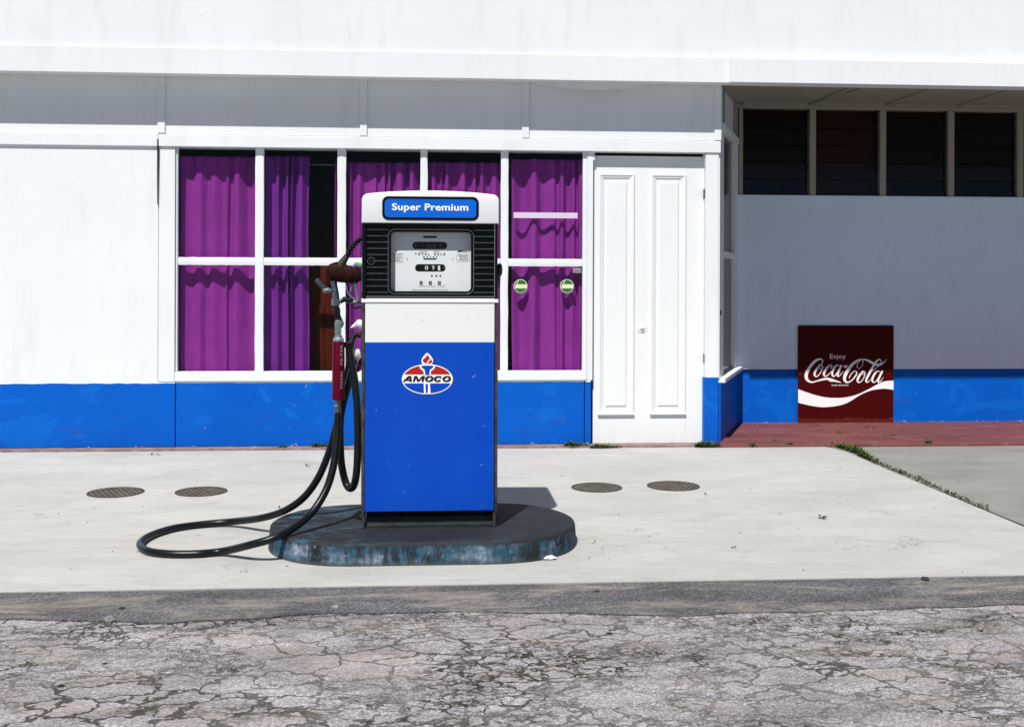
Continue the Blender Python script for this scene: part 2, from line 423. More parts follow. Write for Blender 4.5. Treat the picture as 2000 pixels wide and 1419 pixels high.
ITOP, ISIDE = island_mat(True), island_mat(False)
def iron_cover():
    m = Mat('rusty_cast_iron', .75, .2, .3)
    sep = m.xyz()
    c = m.math('MULTIPLY', m.math('SINE', m.math('MULTIPLY', sep[0], 210.)), m.math('SINE', m.math('MULTIPLY', sep[1], 105.)))
    a = m.ramp(m.noise(20, 5), [(.3, (.075,.065,.050)), (.7, (.15,.13,.105))])
    a = m.mix(m.ramp(c, [(.0, .0), (.45, .85)]), a, (.018,.016,.013))
    a = m.mix(m.ramp(m.noise(9, 5, .7, .6), [(.5, 0), (.7, .5)]), a, (.20,.17,.13))
    m.color(a); m.bumped(c, 1., .006)
    return m.m
COVER = iron_cover()
LEAF = simple('weed_leaf', (.045,.105,.012), .6, 0, .3, .5, 60, .1)
DRY = simple('dry_brown_leaf', (.055,.042,.018), .8, 0, .2, .5, 60, .1)
STONE = simple('pebble', (.26,.25,.24), .8, 0, .2, .5, 40, .4)
DSTONE = simple('dark_pebble', (.035,.033,.032), .8, 0, .2, .5, 40, .4)
PAPER = simple('crumpled_paper', (.70,.66,.64), .7, 0, .2, .08, 30, .3)
GREEN = simple('sticker_green', (.015,.16,.022), .5, 0, .3, .05, 5, 0)
CREAM = simple('sticker_cream', (.70,.68,.50), .5, 0, .3, .05, 5, 0)
LILAC = simple('pale_strip', (.62,.52,.66), .5, 0, .3, .05, 5, 0)
def signred():
    m = Mat('sign_maroon_enamel', .6, 0, .1)
    a = m.ramp(m.noise(4, 5), [(.3, (.050,.0006,.0006)), (.7, (.060,.001,.001))])
    z = m.xyz()[2]
    sc = m.math('LESS_THAN', m.math('ADD', z, m.math('MULTIPLY', m.noise(40, 5, .7), -.12)), -.012)
    a = m.mix(sc, a, (.10,.012,.010))
    m.color(a); m.bumped(m.noise(5, 3), .1, .003)
    return m.m
SRED = signred()

# ------------------------------------------------------------------ key planes (metres)
YW = 7.755                    # main facade plane
YB = 8.80                     # back wall of the recessed entrance
ZR = .015                     # recess floor level
XL, XR = -6.5, 7.5

# ------------------------------------------------------------------ ground
g = MB(); g.box(-60, 60, -60, 60, -.30, -.022); props(g.build('ground', OLDROAD, origin=(0,0,-.022)), kind='structure')
# cracked road strip next to the asphalt band
g = MB(); g.box(-14, 14, -4, 4.3, -.1, -.009); props(g.build('road', OLDROAD, origin=(0,0,-.009)), kind='structure')
def edge_line(pts, z, n=46, jit=.012, seed=1):
    rnd = random.Random(seed); P = [oz(a, b, z) for a, b in pts]
    d0 = (P[1]-P[0]).normalized(); d1 = (P[-1]-P[-2]).normalized()
    P = [P[0]-d0*9] + P + [P[-1]+d1*9]
    out = []
    for a, b in zip(P, P[1:]):
        m = max(2, int((b-a).length/.06))
        for k in range(m):
            p = a.lerp(b, k/m); q = mnoise.noise(Vector((p.x*4, seed, 0)))*jit*1.4 + mnoise.noise(Vector((p.x*19, seed, 3)))*jit*.7
            out.append((p.x, p.y+q+rnd.uniform(-1, 1)*jit*.2))
    out.append((P[-1].x, P[-1].y)); return out
back = edge_line([(170,1143),(500,1136),(880,1129),(1400,1121),(1829,1117)], -.006, seed=3, jit=.006)
front = edge_line([(170,1211),(330,1214),(500,1205),(660,1196),(900,1194),(1130,1196),(1300,1201),(1480,1196),(1829,1184)], -.004, seed=5, jit=.018)
def interp(line, x):
    if x <= line[0][0]: return line[0][1]
    for (a, b), (c, d) in zip(line, line[1:]):
        if a <= x <= c: return b+(d-b)*(x-a)/max(c-a, 1e-9)
    return line[-1][1]
def slab(xs, lo, hi, z, depth):
    """sheet between two edge lines, built column by column, with a skirt along the near edge"""
    mb = MB(); n = len(xs)
    vs = [(x, lo(x), z) for x in xs]+[(x, hi(x), z) for x in xs]+[(x, lo(x)+.002, z-depth) for x in xs]
    fs = [(i, i+1, n+i+1, n+i) for i in range(n-1)]+[(2*n+i, 2*n+i+1, i+1, i) for i in range(n-1)]
    return mb.add(vs, fs)
xs_ = [-9+.04*i for i in range(450)]
m_ = slab(xs_, lambda x: interp(front, x), lambda x: interp(back, x)+.06, -.004, .012); props(m_.build('asphalt_band', ASPH, origin=(0,4.4,-.004)), kind='structure')
# pale concrete forecourt with a diagonal right edge
dg = [oz(1616,873), oz(1660,884), oz(1700,899), oz(1760,923), oz(1829,953), oz(1990,1022)]
dr = (dg[-1]-dg[-3]).normalized(); dg.append(dg[-1]+dr*.9)
dl = [(p.x, p.y) for p in dg]; x0d = dl[0][0]; x1d = dl[-1][0]
xf_ = [x for x in xs_ if x < x1d-.01]+[x1d]
m_ = slab(xf_, lambda x: min(interp(back, x), dl[-1][1]), lambda x: 7.80 if x < x0d else min(7.80, interp(dl, x)), 0., .03)
props(m_.build('forecourt', CONC, origin=(0,6,0)), kind='structure')
xp_ = [x0d-.02]+[x for x in xs_ if x > x0d]+[13.]
m_ = slab(xp_, lambda x: interp(dl, x)+.004 if x < x1d else interp(back, x), lambda x: 7.80, -.003, .03)
props(m_.build('pavement', GCONC, origin=(3,6,0)), kind='structure')

# ------------------------------------------------------------------ building
B = empty('shop_building', ((XL+XR)/2, YW, 0), 'white painted weatherboard shop with blue skirting, large window, door and recessed entrance', 'building')
Yf = YW-.02
def X(px, py=500, Y=YW): return wx(px, py, Y)
def Z(py, px=900, Y=YW): return wz(px, py, Y)
Z285 = Z(288, 500, YW-.03); ZH = Z(290.5, 700, YW-.03)      # underside of the fascia
ZS = Z(724.5, 700, YW)                           # bottom of panes
ZB = Z(743.5, 700, YW)                           # top of blue
xWL, xWR = X(343), X(1143)
TOP = 3.9
def bx(name, mat, x0, x1, y0, y1, z0, z1, parent=B, bevel=.003, **k):
    o = MB().box(x0, x1, y0, y1, z0, z1).build(name, mat, parent, bevel)
    return o
xC = X(1403.5, 500, YW-.025)                      # right corner of the facade
xF = X(1408, 250, YW-.03)
# upper panels and fascia boards
bx('upper_wall', WHITE, XL, xF-.004, Yf, YW+.14, ZH+.085, TOP)
fb = MB()
fb.box(XL, X(309,280,YW-.03), YW-.030, YW+.14, Z(285,250,YW-.03), ZH+.087)
fb.box(X(309,280,YW-.03)+.002, xF, YW-.034, YW+.14, ZH, ZH+.082)
fb.build('fascia_board', WHITE, B, .004)
for px in (315, 710, 1026.5, 1401.5):
    xc = X(px, 230, YW-.03); w_ = .024
    zb = ZH+.088 if px > 400 else ZH+.090
    if px > 1390: xc = xF-.020; w_ = .0235
    bx('cover_batten', WHITE, xc-w_, xc+w_, Yf-.012, Yf-.0005, zb, 2.6, bevel=.002)
# a further batten outside the photographed part on the left
bx('cover_batten', WHITE, X(-80,230)-.024, X(-80,230)+.024, Yf-.012, Yf-.0005, ZH+.088, 2.6, bevel=.002)
# eave box that shades the upper panels; its bottom board sags a little
e = MB(); n = 90; zc = wz(1829, 169.0, Yf-.17); EO = (zc-2.204)/SK+.016
sag = lambda x: .0015*mnoise.noise(Vector((x*1.5, 0, 0)))
xs = sorted([XL, xF+.005, xF+.015] + [-1+.0336*i for i in range(n)] + [XR])
ring = []
for xx in xs:
    zz = zc+sag(xx)
    eo = EO+(.026 if xx > xF+.01 else 0.)
    ring.append([Vector((xx, Yf-eo, zz)), Vector((xx, Yf-eo, zz+.16)), Vector((xx, Yf-.002, zc+.16)), Vector((xx, Yf-.002, zc+.012))])
e.rings(ring); e.build('eave_board', WHITE, B, 0)
bx('parapet', WHITE, XL, XR, Yf-EO+.025, YW+.14, zc+.165, TOP+.3, bevel=.004)
bx('parapet_cap', WHITE, XL, XR, Yf-EO-.03, YW+.16, TOP+.3, TOP+.36)
fx0, fx1 = wx(1045,170,Yf-.09), wx(1268,170,Yf-.09); fs_ = MB()
fs_.rings([[Vector((fx0+(fx1-fx0)*k/24, Yf-.09+q*.004, z)) for q, z in ((0, zc+.02), (0, wz(1160,176,Yf-.09)+.045*(2*abs(k/24-.5))**2), (1, wz(1160,176,Yf-.09)+.045*(2*abs(k/24-.5))**2), (1, zc+.02))] for k in range(25)])
fs_.build('loose_flashing', WHITE, B, 0)
rf = MB(); rf.box(XL, XR, YW+.145, YW+4.6, 2.95, 3.05); rf.build('roof', DARKROOM, B)
# left wall panel + post
bx('wall_panel', WHITE, XL, X(309,500,YW-.015)-.001, YW-.013, YW+.1, ZB, Z(285,250,YW-.03)+.01)
bx('post', WHITE, X(309.6,500,YW-.02), xWL-.001, YW-.020, YW+.1, ZB, ZH-.0005)
gp = MB(); xg = X(309.3,340,YW-.016)
gp.prism([(xg-.004, Z(273,309)), (xg+.004, Z(273,309)), (xg+.0055, Z(300,309)), (xg+.0035, Z(330,309)), (xg+.001, Z(400,309)), (xg-.0022, Z(400,309)), (xg-.0042, Z(330,309))], .012, 'y', YW-.0365)
gp.build('open_joint', BLACKM, B)
# blue base
xj = X(343, 800, YW-.01)
bx('base_panel', BLUE, XL, xj-.003, YW-.016, YW+.1, ZR, ZB-.0005)
bx('base_panel', BLUE, xj+.001, X(1141,800)-.002, YW-.010, YW+.1, ZR, ZB-.0005)
bx('base_panel', BLUE, X(1141,800)+.003, X(1154,800)-.001, YW-.012, YW+.1, ZR, ZB-.001)
# window: frame, sill, mullions, panes
WF = MB()
cols = [(347,498),(514.5,658.5),(675,820.5),(834.5,978),(992.5,1138)]
zt = ZH; z1 = Z(503.5,700,YW); z0 = Z(518.5,700,YW)
fy0, fy1 = YW-.004, YW+.036
e_ = [xWL] + [0]*0
win = D.objects.new('window', None); COL.objects.link(win); win.parent = B; ORG[win] = ORG[B]
for a_, b_ in ((xWL, X(347)), (X(1138), X(1146))): MB().box(a_, b_, fy0, fy1, ZS, ZH-.0006).build('frame', WHITE, win, .004)
MB().box(xWL, X(1146), YW-.020, YW+.05, ZB, ZS-.0005).build('sill', WHITE, win, .005)
def wobble_bar(x0, x1, y0, y1, z0, z1, horiz, seed):
    """a painted bar whose edges waver by a millimetre or two"""
    mb = MB(); n = 26; rings = []
    for i in range(n+1):
        t = i/n; j = [mnoise.noise(Vector((t*n*.45+q*7.3, seed, q)))*.0028 for q in range(4)]
        if horiz: x = x0+(x1-x0)*t; rings.append([Vector((x, y0, z0+j[0])), Vector((x, y0-.004, (z0+z1)/2)), Vector((x, y0, z1+j[1])), Vector((x, y1, z1+j[1])), Vector((x, y1, z0+j[0]))])
        else: z = z0+(z1-z0)*t; rings.append([Vector((x0+j[0], y0, z)), Vector(((x0+x1)/2, y0-.004, z)), Vector((x1+j[1], y0, z)), Vector((x1+j[1], y1, z)), Vector((x0+j[0], y1, z))])
    return mb.rings(rings)
for i in range(4):
    a = cols[i][1]; b = cols[i+1][0]
    wobble_bar(X(a), X(b), YW+.002, fy1, ZS, ZH-.001, False, i*3.1).build('mullion', WHITE, win, 0, True)
for i, (a, b) in enumerate(cols):
    wobble_bar(X(a)+.001, X(b)-.001, YW+.006, fy1-.002, z0, z1, True, 20+i).build('glazing_bar', WHITE, win, 0, True)
    for (q0, q1) in ((z1-.004, ZH), (ZS-.004, z0+.004)):
        MB().box(X(a)-.004, X(b)+.004, YW+.027, YW+.030, q0, q1).build('pane', GLASS, win)
# white strip, two round stickers and a catch on the rightmost panes
yg = YW+.0265
pa, pb = oy(1003,414.5,yg), oy(1128,426.5,yg)
MB().box(pa.x, pb.x, yg-.0012, yg, pb.z, pa.z).build('strip', LILAC, win)
for px, py in ((1016.7,558.5),(1107.3,558.5)):
    c = oy(px, py, yg); r = .0475
    mb = MB()
    disc = lambda r, n=36: [(c.x+r*math.cos(2*math.pi*k/n), c.z+r*math.sin(2*math.pi*k/n)) for k in range(n)]
    mb.prism(disc(r), .0008, 'y', yg-.0008, mi=0)
    mb.prism(disc(r-.004), .0006, 'y', yg-.0016, mi=1)
    mb.prism([(c.x-.034,c.z+.012),(c.x+.0435,c.z+.012),(c.x+.0425,c.z-.016),(c.x-.040,c.z-.016),(c.x-.034,c.z+.012)][:4], .0006, 'y', yg-.0024, mi=0)
    ribbon(mb, [(c.x-.039,c.z-.016,.006),(c.x-.027,c.z+.010,.006),(c.x-.015,c.z+.040,.004)], yg-.0026, .0005, 3, 0)
    mb.build('sticker', [CREAM, GREEN], win)
bx('catch', ALU, X(1119.5), X(1136), YW+.004, YW+.03, Z(533,1128), Z(524,1128), parent=win, bevel=.002)
# post between window and door
bx('post', WHITE, X(1146)+.0005, X(1158,500,YW-.01), YW-.012, YW+.1, ZB, ZH-.001)
bx('door_stop', WHITE, X(1158,320,YW)+.0006, X(1160.5,320,YW)+.003, YW-.010, YW+.02, Z(313,1159), ZH-.001, bevel=.001)
# door
YD = YW+.030
xd0, xd1 = X(1158.5,600,YD), X(1374.5,600,YD)
zd0 = Z(866.5,1265,YD); zd1 = Z(305,1265,YD)
dw = MB().box(xd0, xd1, YD, YD+.045, zd0, zd1)
door = dw.build('door', WDOOR, B, .003)
for a, b in ((X(1168,600,YD), X(1238,600,YD)), (X(1270,600,YD), X(1339,600,YD))):
    mb = MB(); zt_ = Z(339.5,1250,YD); zb_ = Z(807,1250,YD)
    prof = [(0, 0.0), (0, .013), (.005, .016), (.013, .016), (.020, .011), (.030, .009), (.040, .0025), (.050, .002), (.056, .009), (.064, .010)]
    rings = []
    for ins, hgt in prof:
        rings.append([Vector((a+ins, YD+.001-hgt, zb_+ins)), Vector((b-ins, YD+.001-hgt, zb_+ins)), Vector((b-ins, YD+.001-hgt, zt_-ins)), Vector((a+ins, YD+.001-hgt, zt_-ins))])
    mb.rings(rings, close0=False)
    mb.box(a-.002, b+.002, YD-.0185, YD, zb_-.006, zb_+.008)
    mb.build('door_panel', WDOOR, door)
c = oy(1253.5, 640, YD)
MB().lathe((c.x, YD+.001, c.z), (0,-1,0), [(0,.036),(.003,.036),(.006,.032),(.006,.027),(.0045,.024),(.007,.020),(.010,.015),(.014,.012),(.018,.009),(.0195,.004),(.0195,0)], 28).build('knob', WDOOR, door, 0, True)
for px in (1168.3, 1338.5): MB().box(X(px,850,YD)-.0008, X(px,850,YD)+.0008, YD-.0006, YD+.001, zd0, zb_-.02).build('stile_joint', simple('joint_filler', (.55,.55,.53)) if 'joint_filler' not in D.materials else D.materials['joint_filler'], door)
# dark slot above/right of the door, door jamb
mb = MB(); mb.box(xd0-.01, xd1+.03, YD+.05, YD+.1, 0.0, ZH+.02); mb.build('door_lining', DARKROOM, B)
bx('post', WHITE, X(1377.5,500,YW-.02), xC, YW-.024, YW+.1, Z(737,1390,YW-.02), ZH-.001)
bx('base_panel', BLUE, X(1374.8,800,YW-.02), xC+.001, YW-.026, YW+.1, ZR, Z(737,1390,YW-.02)-.0005)
bx('door_stop', WHITE, X(1376,320,YW), X(1377.5,320,YW-.02)-.0006, YW-.02, YW+.05, Z(325,1376), ZH-.001, bevel=.001)
for py in (378, 700): MB().box(X(1375.2,py), X(1377.4,py), YW-.012, YW+.03, Z(py+9,1376), Z(py-9,1376)).build('hinge', STEEL, door, .001)
# interior: floor, rear wall, side walls keep the room dark
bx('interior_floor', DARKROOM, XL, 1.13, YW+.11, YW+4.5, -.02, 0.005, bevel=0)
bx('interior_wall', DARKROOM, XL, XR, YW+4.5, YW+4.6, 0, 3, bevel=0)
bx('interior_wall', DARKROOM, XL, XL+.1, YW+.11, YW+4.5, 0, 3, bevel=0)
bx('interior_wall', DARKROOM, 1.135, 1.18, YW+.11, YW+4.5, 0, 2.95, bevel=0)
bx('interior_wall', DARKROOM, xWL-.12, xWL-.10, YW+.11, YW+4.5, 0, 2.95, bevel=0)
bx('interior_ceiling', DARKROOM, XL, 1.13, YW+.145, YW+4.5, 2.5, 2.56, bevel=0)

# ---- recessed entrance
c0 = oy(1405.5, 600, YW-.015); c1 = oy(1441.5, 500, YB)
P0 = Vector((c0.x, YW-.015, 0)); P1 = Vector((c1.x, YB, 0))
u = (P1-P0).normalized(); nrm = Vector((u.y, -u.x, 0)); LEN = (P1-P0).length    # nrm points into the recess (right/front)
T = Matrix(((u.x, -nrm.x, 0, P0.x), (u.y, -nrm.y, 0, P0.y), (0, 0, 1, 0), (0, 0, 0, 1)))  # local x along the wall, y into the wall
def canted(px, py):                                  # pixel -> (along, z) on the canted wall
    v = ray(px, py); t = (P0-EYE).dot(nrm)/v.dot(nrm); p = EYE+v*t; return (p-P0).dot(u), p.z
def cbox(name, mat, a0, a1, b0, b1, z0_, z1_, parent=B, bevel=.003): return MB().box(a0, a1, b0, b1, z0_, z1_, T).build(name, mat, parent, bevel)
ZC = wz(1600, 207, YB)+.01                           # recess ceiling
aw0 = canted(1411, 500)[0]; aw1 = canted(1440, 500)[0]
zsl = canted(1410, 735)[1]; zhd = canted(1420, 262)[1]
cbox('canted_wall', WREC, .0, LEN, .03, .10, zhd, ZC)                         # above the side window
cbox('canted_wall', WREC, aw1, LEN, .0, .10, ZR, zhd-.001)
cbox('canted_base', BLUE, .016, LEN-.001, -.008, .10, ZR, zsl-.03)
sw = cbox('side_window', WHITE, .0, aw0, .0, .08, zsl, zhd-.001)
ab0 = canted(1417,500)[0]; ab1 = canted(1437,500)[0]
zr1 = canted(1425,492)[1]; zr0 = canted(1425,504)[1]
cbox('frame', WHITE, aw0+.001, ab0, .012, .08, zsl, zhd-.002, sw)
cbox('frame', WHITE, ab1, aw1-.001, .005, .08, zsl, zhd-.002, sw)
cbox('frame', WHITE, aw0+.001, aw1-.001, -.012, .028, zhd+.0, zhd+.05, sw)
cbox('glazing_bar', WHITE, aw0-.002, aw1-.002, .004, .06, zr0, zr1, sw)
cbox('sill', WHITE, .012, LEN+.012, -.040, .09, zsl-.035, zsl-.001, sw, .006)
MB().box(ab0, ab1, .035, .039, zsl, zhd, T).build('pane', LOUVG, sw)
cbox('backing_board', simple('grey_curtain_lining', (.16,.13,.15)), aw0, aw1, .11, .13, zsl-.1, canted(1425,385)[1], sw)
for px in (1420.5,):
    a = canted(px, 230)[0]; cbox('cover_batten', WSOFF, a-.02, a+.02, .018, .03, zhd+.055, ZC-.001)
cbox('hinge', STEEL, .002, .02, -.012, -.001, canted(1408,615)[1], canted(1408,605)[1], sw, .001)
# back wall
xb0 = P1.x; yb = YB
def BX(px, py=400, Y=YB): return wx(px, py, Y)
zl0 = wz(1600, 386, yb); zl1 = wz(1600, 213.5, yb)
zbt = wz(1600, 720.5, yb)
MB().box(xb0-.3, XR, yb-.018, yb+.1, zbt, zl0).build('back_wall', WREC, B, .004)
MB().box(xb0-.3, XR, yb+.002, yb+.1, ZR, zbt-.001).build('base_panel', BLUE, B, .0)
MB().box(xb0-.3, XR, yb-.028, yb+.02, zl0-.001, zl0+.016).build('ledge', WREC, B, .003)
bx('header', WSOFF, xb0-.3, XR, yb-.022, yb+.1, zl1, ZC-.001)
# corner trim
cbox('corner_trim', WSOFF, LEN-.10, LEN-.03, .002, .03, zhd+.055, ZC-.002)
lw = None
bays = [(1449.5,1580),(1592,1717),(1729,1850),(1862,1985),(1997,2120)]
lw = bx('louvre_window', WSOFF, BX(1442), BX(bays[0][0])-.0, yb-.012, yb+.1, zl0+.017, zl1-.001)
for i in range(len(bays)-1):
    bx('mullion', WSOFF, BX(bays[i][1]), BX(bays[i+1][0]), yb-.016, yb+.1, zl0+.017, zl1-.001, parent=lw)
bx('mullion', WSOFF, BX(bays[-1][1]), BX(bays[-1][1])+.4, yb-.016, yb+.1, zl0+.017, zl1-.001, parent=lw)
ns = 5
for i, (a, b) in enumerate(bays):
    xa, xb = BX(a)+.012, BX(b)-.012
    for q_ in ((BX(a)+.0008, BX(a)+.011), (BX(b)-.011, BX(b)-.0008)): MB().box(q_[0], q_[1], yb+.01, yb+.07, zl0+.018, zl1-.002).build('louvre_channel', STEEL, lw, 0)
    H_ = (zl1-zl0-.03)/ns
    for k in range(ns):
        zz = zl0+.02+k*H_; tilt = .014
        mb = MB(); mb.add([Vector((x, y, z)) for x in (xa, xb) for (y, z) in ((yb+.018, zz-.006), (yb+.023, zz-.006), (yb+.018+tilt+.012, zz+H_+.004), (yb+.013+tilt+.012, zz+H_+.004))],
               [(0,1,2,3),(4,7,6,5),(0,4,5,1),(1,5,6,2),(2,6,7,3),(3,7,4,0)])
        mb.build('louvre_blade', LOUVG, lw)
bx('blind', MAROON, BX(1592)+.02, BX(1717)-.02, yb+.14, yb+.15, zl0+.25, zl1, parent=lw, bevel=0)
bx('blind', MAROON, BX(1733)-.01, BX(1759), yb+.16, yb+.17, zl0, wz(1745,356,yb+.16), parent=lw, bevel=0)
bx('blind', MAROON, BX(1592)+.03, BX(1717)-.03, yb+.18, yb+.19, zl0-.05, zl0+.16, parent=lw, bevel=0)
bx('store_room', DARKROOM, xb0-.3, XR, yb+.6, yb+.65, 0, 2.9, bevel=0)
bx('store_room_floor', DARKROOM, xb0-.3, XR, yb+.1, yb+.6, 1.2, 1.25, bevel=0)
# ceiling of the recess with cover strips
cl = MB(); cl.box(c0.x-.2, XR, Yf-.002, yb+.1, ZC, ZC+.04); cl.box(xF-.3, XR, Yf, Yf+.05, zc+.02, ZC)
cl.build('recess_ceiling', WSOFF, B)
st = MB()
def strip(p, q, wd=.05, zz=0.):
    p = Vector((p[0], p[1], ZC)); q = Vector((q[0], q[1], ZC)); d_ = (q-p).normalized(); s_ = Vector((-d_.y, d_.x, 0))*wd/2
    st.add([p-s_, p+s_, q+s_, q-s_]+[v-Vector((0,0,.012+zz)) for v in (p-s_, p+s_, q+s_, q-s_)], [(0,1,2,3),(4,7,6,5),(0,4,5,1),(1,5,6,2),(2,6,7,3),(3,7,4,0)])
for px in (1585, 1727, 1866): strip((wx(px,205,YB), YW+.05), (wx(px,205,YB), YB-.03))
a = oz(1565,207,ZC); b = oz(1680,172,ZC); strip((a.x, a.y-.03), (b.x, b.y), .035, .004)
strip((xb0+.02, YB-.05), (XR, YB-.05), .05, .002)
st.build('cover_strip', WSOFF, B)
# sealing side walls of the recess volume, right end
bx('end_wall', WREC, XR-.1, XR, YW, YB, ZR, ZC)
# red painted floor and the strip along the shop front
fl = MB(); zf = ZR
yfr = 7.62
xk = xC-.02
fl.prism([(xk, yfr), (XR, yfr), (XR, YB+.06), (xb0-.2, YB+.06), (xk, YW+.12)], -.05, 'z', zf)
kp = Mat('worn_pink_kerb', .8, 0, .2)
ka = kp.ramp(kp.noise((9, 20, 9), 6, .7, .5), [(.35, (.17,.085,.078)), (.55, (.26,.19,.175)), (.7, (.34,.31,.28))])
kp.color(kp.mix(kp.ramp(kp.noise((30, 60, 30), 5, .7), [(.6, 0), (.68, .8)]), ka, (.06,.05,.04))); kp.bumped(kp.noise(50, 5), .5, .004)
kb = MB(); kb.prism([(XL, yfr+.035)]+[(x, yfr+.030+.010*mnoise.noise(Vector((x*5, 1, 0)))) for x in [XL+.1+k*.05 for k in range(int((xk-XL-.15)/.05))]]+[(xk-.001, yfr+.03), (xk-.001, YW+.12), (XL, YW+.12)], -.05, 'z', zf-.002)
kb.build('kerb_strip', kp.m, B, 0)
o = fl.build('entrance_step', RED, B, .006)
# rubbish/leaf strips come later

# ------------------------------------------------------------------ wooden door inside, behind the gap in the curtains
yi = YW+.27
io = empty('wooden_cupboard', (wx(628,650,yi), yi+.15, 0), 'dark red boarded wooden cupboard seen through the gap beside the violet curtain', 'cupboard')
x0i, x1i = wx(590,650,yi), wx(790,650,yi); zc1 = wz(628,520,yi); zc2 = wz(628,595,yi)
nb = 6
for k in range(nb):
    a = x0i+.04+(x1i-x0i-.04)*k/nb; MB().box(a+.0015, a+(x1i-x0i-.04)/nb-.0015, yi, yi+.02, .006, zc2-.002).build('board', WOOD, io, .002)
MB().box(x0i-.1, x1i, yi+.022, yi+.32, .006, zc1).build('carcass', WOOD, io, .003)
MB().box(x0i-.1, x0i+.038, yi-.008, yi+.0215, .006, zc1-.001).build('stile', WOOD, io, .003)

# ------------------------------------------------------------------ curtains
def curtain(px0, px1, ptop, pbot, Yc, mat, label, seed, wmin=.045, wmax=.10, amp=.020, rod=True, pinch=0.):
    rnd = random.Random(seed); x0, x1 = wx(px0, 500, Yc), wx(px1, 500, Yc)
    zt_, zb_ = wz((px0+px1)/2, ptop, Yc), wz((px0+px1)/2, pbot, Yc)
    kn = [0]
    while kn[-1] < (x1-x0): kn.append(kn[-1]+(rnd.uniform(wmin*.6, wmin) if rnd.random() < .38 else rnd.uniform(wmin*1.1, wmax*1.45)))
    s = (x1-x0)/kn[-1]; kn = [k*s for k in kn]; amps = [rnd.uniform(.25, 1.30)*amp*(1 if i % 2 else -1) for i in range(len(kn))]
    amps2 = [a*rnd.uniform(.4, 1.5)+rnd.uniform(-.25, .25)*amp for a in amps]
    drift = [rnd.uniform(-.55, .55)*wmin for _ in kn]
    nx = max(60, int((x1-x0)/.0038)); nz = 70
    mb = MB(); vs = []
    for jz in range(nz+1):
        v = jz/nz; z = zt_+(zb_-zt_)*v
        for i in range(nx+1):
            x = (x1-x0)*i/nx
            sh = 0
            k = 0
            while k < len(kn)-2 and kn[k+1] < x: k += 1
            t = (x-kn[k])/(kn[k+1]-kn[k]); t = t*t*(3-2*t)
            t2 = min(1, max(0, (t-.5)*1.25+.5))
            ya = amps[k]*(1-t2)+amps[k+1]*t2; yb_ = amps2[k]*(1-t)+amps2[k+1]*t
            vv = min(1, max(0, (v-.05)/.9)); y = ya*(1-vv)+yb_*vv
            y += .0035*math.sin(x*130+seed)*max(0, 1-v*7)                       # tight gathers at the heading
            y += .004*mnoise.noise(Vector((x*14, z*2.2, seed)))+.0016*mnoise.noise(Vector((x*45, z*9, seed)))
            y += -.006*math.exp(-((v-.03)/.012)**2)
            dx = (drift[k]*(1-t)+drift[k+1]*t)*vv + .006*mnoise.noise(Vector((x*5, z*1.7, seed+9)))
            if pinch: dx += -pinch*(x/(x1-x0))*math.sin(min(1, v*1.3)*math.pi)*.5
            vs.append((x0+x+dx, Yc+y, z))
    fs = [(j*(nx+1)+i, j*(nx+1)+i+1, (j+1)*(nx+1)+i+1, (j+1)*(nx+1)+i) for j in range(nz) for i in range(nx)]
    mb.add(vs, fs)
    o = mb.build('curtain', mat, None, 0, True, origin=((x0+x1)/2, Yc, zb_))
    so = o.modifiers.new('cloth_thickness', 'SOLIDIFY'); so.thickness = .0015
    props(o, label, 'curtain', 'purple curtains hanging inside the shop window')
    return o
YCU = YW+.090
curtain(353, 507, 306, 738, YCU, PURP, 'purple gathered curtain behind the leftmost window panes', 11, .030, .068, .027)
curtain(518, 603, 306, 738, YCU+.012, VIOL, 'narrow bunched violet curtain left of the dark gap showing a wooden door', 23, .022, .045, .026, pinch=.02)
curtain(654, 828, 318, 738, YCU, PURP, 'purple curtain behind the upper left part of the fuel pump', 31, .024, .05, .022)
curtain(829, 982, 318, 738, YCU, PURP, 'purple curtain right behind the white head of the fuel pump', 47, .024, .055, .022)
curtain(997, 1150, 312, 738, YCU, PURP, 'purple curtain behind the pane with two round green stickers', 53, .028, .07, .027)
rod = MB(); zr = wz(740, 322, YCU); rod.tube([(xWL-.05, YCU+.03, zr), (1.1, YCU+.03, zr)], .006, 10)
props(rod.build('curtain_rod', STEEL, None, 0, True), 'thin steel curtain rod running behind the curtain tops', 'rod')

# ------------------------------------------------------------------ pump island
TZ = .093
isl = empty('pump_island', (-.02, 4.97, 0), 'low oval concrete island with worn black and pale blue paint under the fuel pump', 'island')
def isle_outline(r_in=0.):
    xa, xb = -.690+r_in, .652-r_in; ya, yb_ = 4.574+r_in, 5.375-r_in; pts = []
    cy = (ya+yb_)/2; ry = (yb_-ya)/2; rx = .42-r_in*.3
    for k in range(33):
        a = -math.pi/2+math.pi*k/32; pts.append((xb-rx+rx*abs(math.cos(a))**.82*1, cy+ry*math.sin(a)))
    for k in range(33):
        a = math.pi/2+math.pi*k/32; pts.append((xa+rx-rx*abs(math.cos(a))**.82, cy+ry*math.sin(a)))
    return pts
mb = MB(); rr = []
for ins, z in ((0.0, -.02), (.0, .03), (.002, .06), (.004, .081)):
    rr.append([Vector((a+mnoise.noise(Vector((a*8, b*8, z*9)))*.005, b+mnoise.noise(Vector((a*8, b*8, z*9+5)))*.005, z)) for a, b in isle_outline(ins)])
mb.rings(rr, close1=False); mb.build('side_face', ISIDE, isl, 0, True)
mb = MB(); rr2 = [rr[-1]]
for ins, z in ((.007, .0885), (.014, TZ), (.03, TZ+.001)):
    rr2.append([Vector((a+mnoise.noise(Vector((a*8, b*8, z*9)))*.003, b+mnoise.noise(Vector((a*8, b*8, z*9+5)))*.003, z)) for a, b in isle_outline(ins)])
mb.rings(rr2, close0=False); mb.build('top_face', ITOP, isl, 0, True)

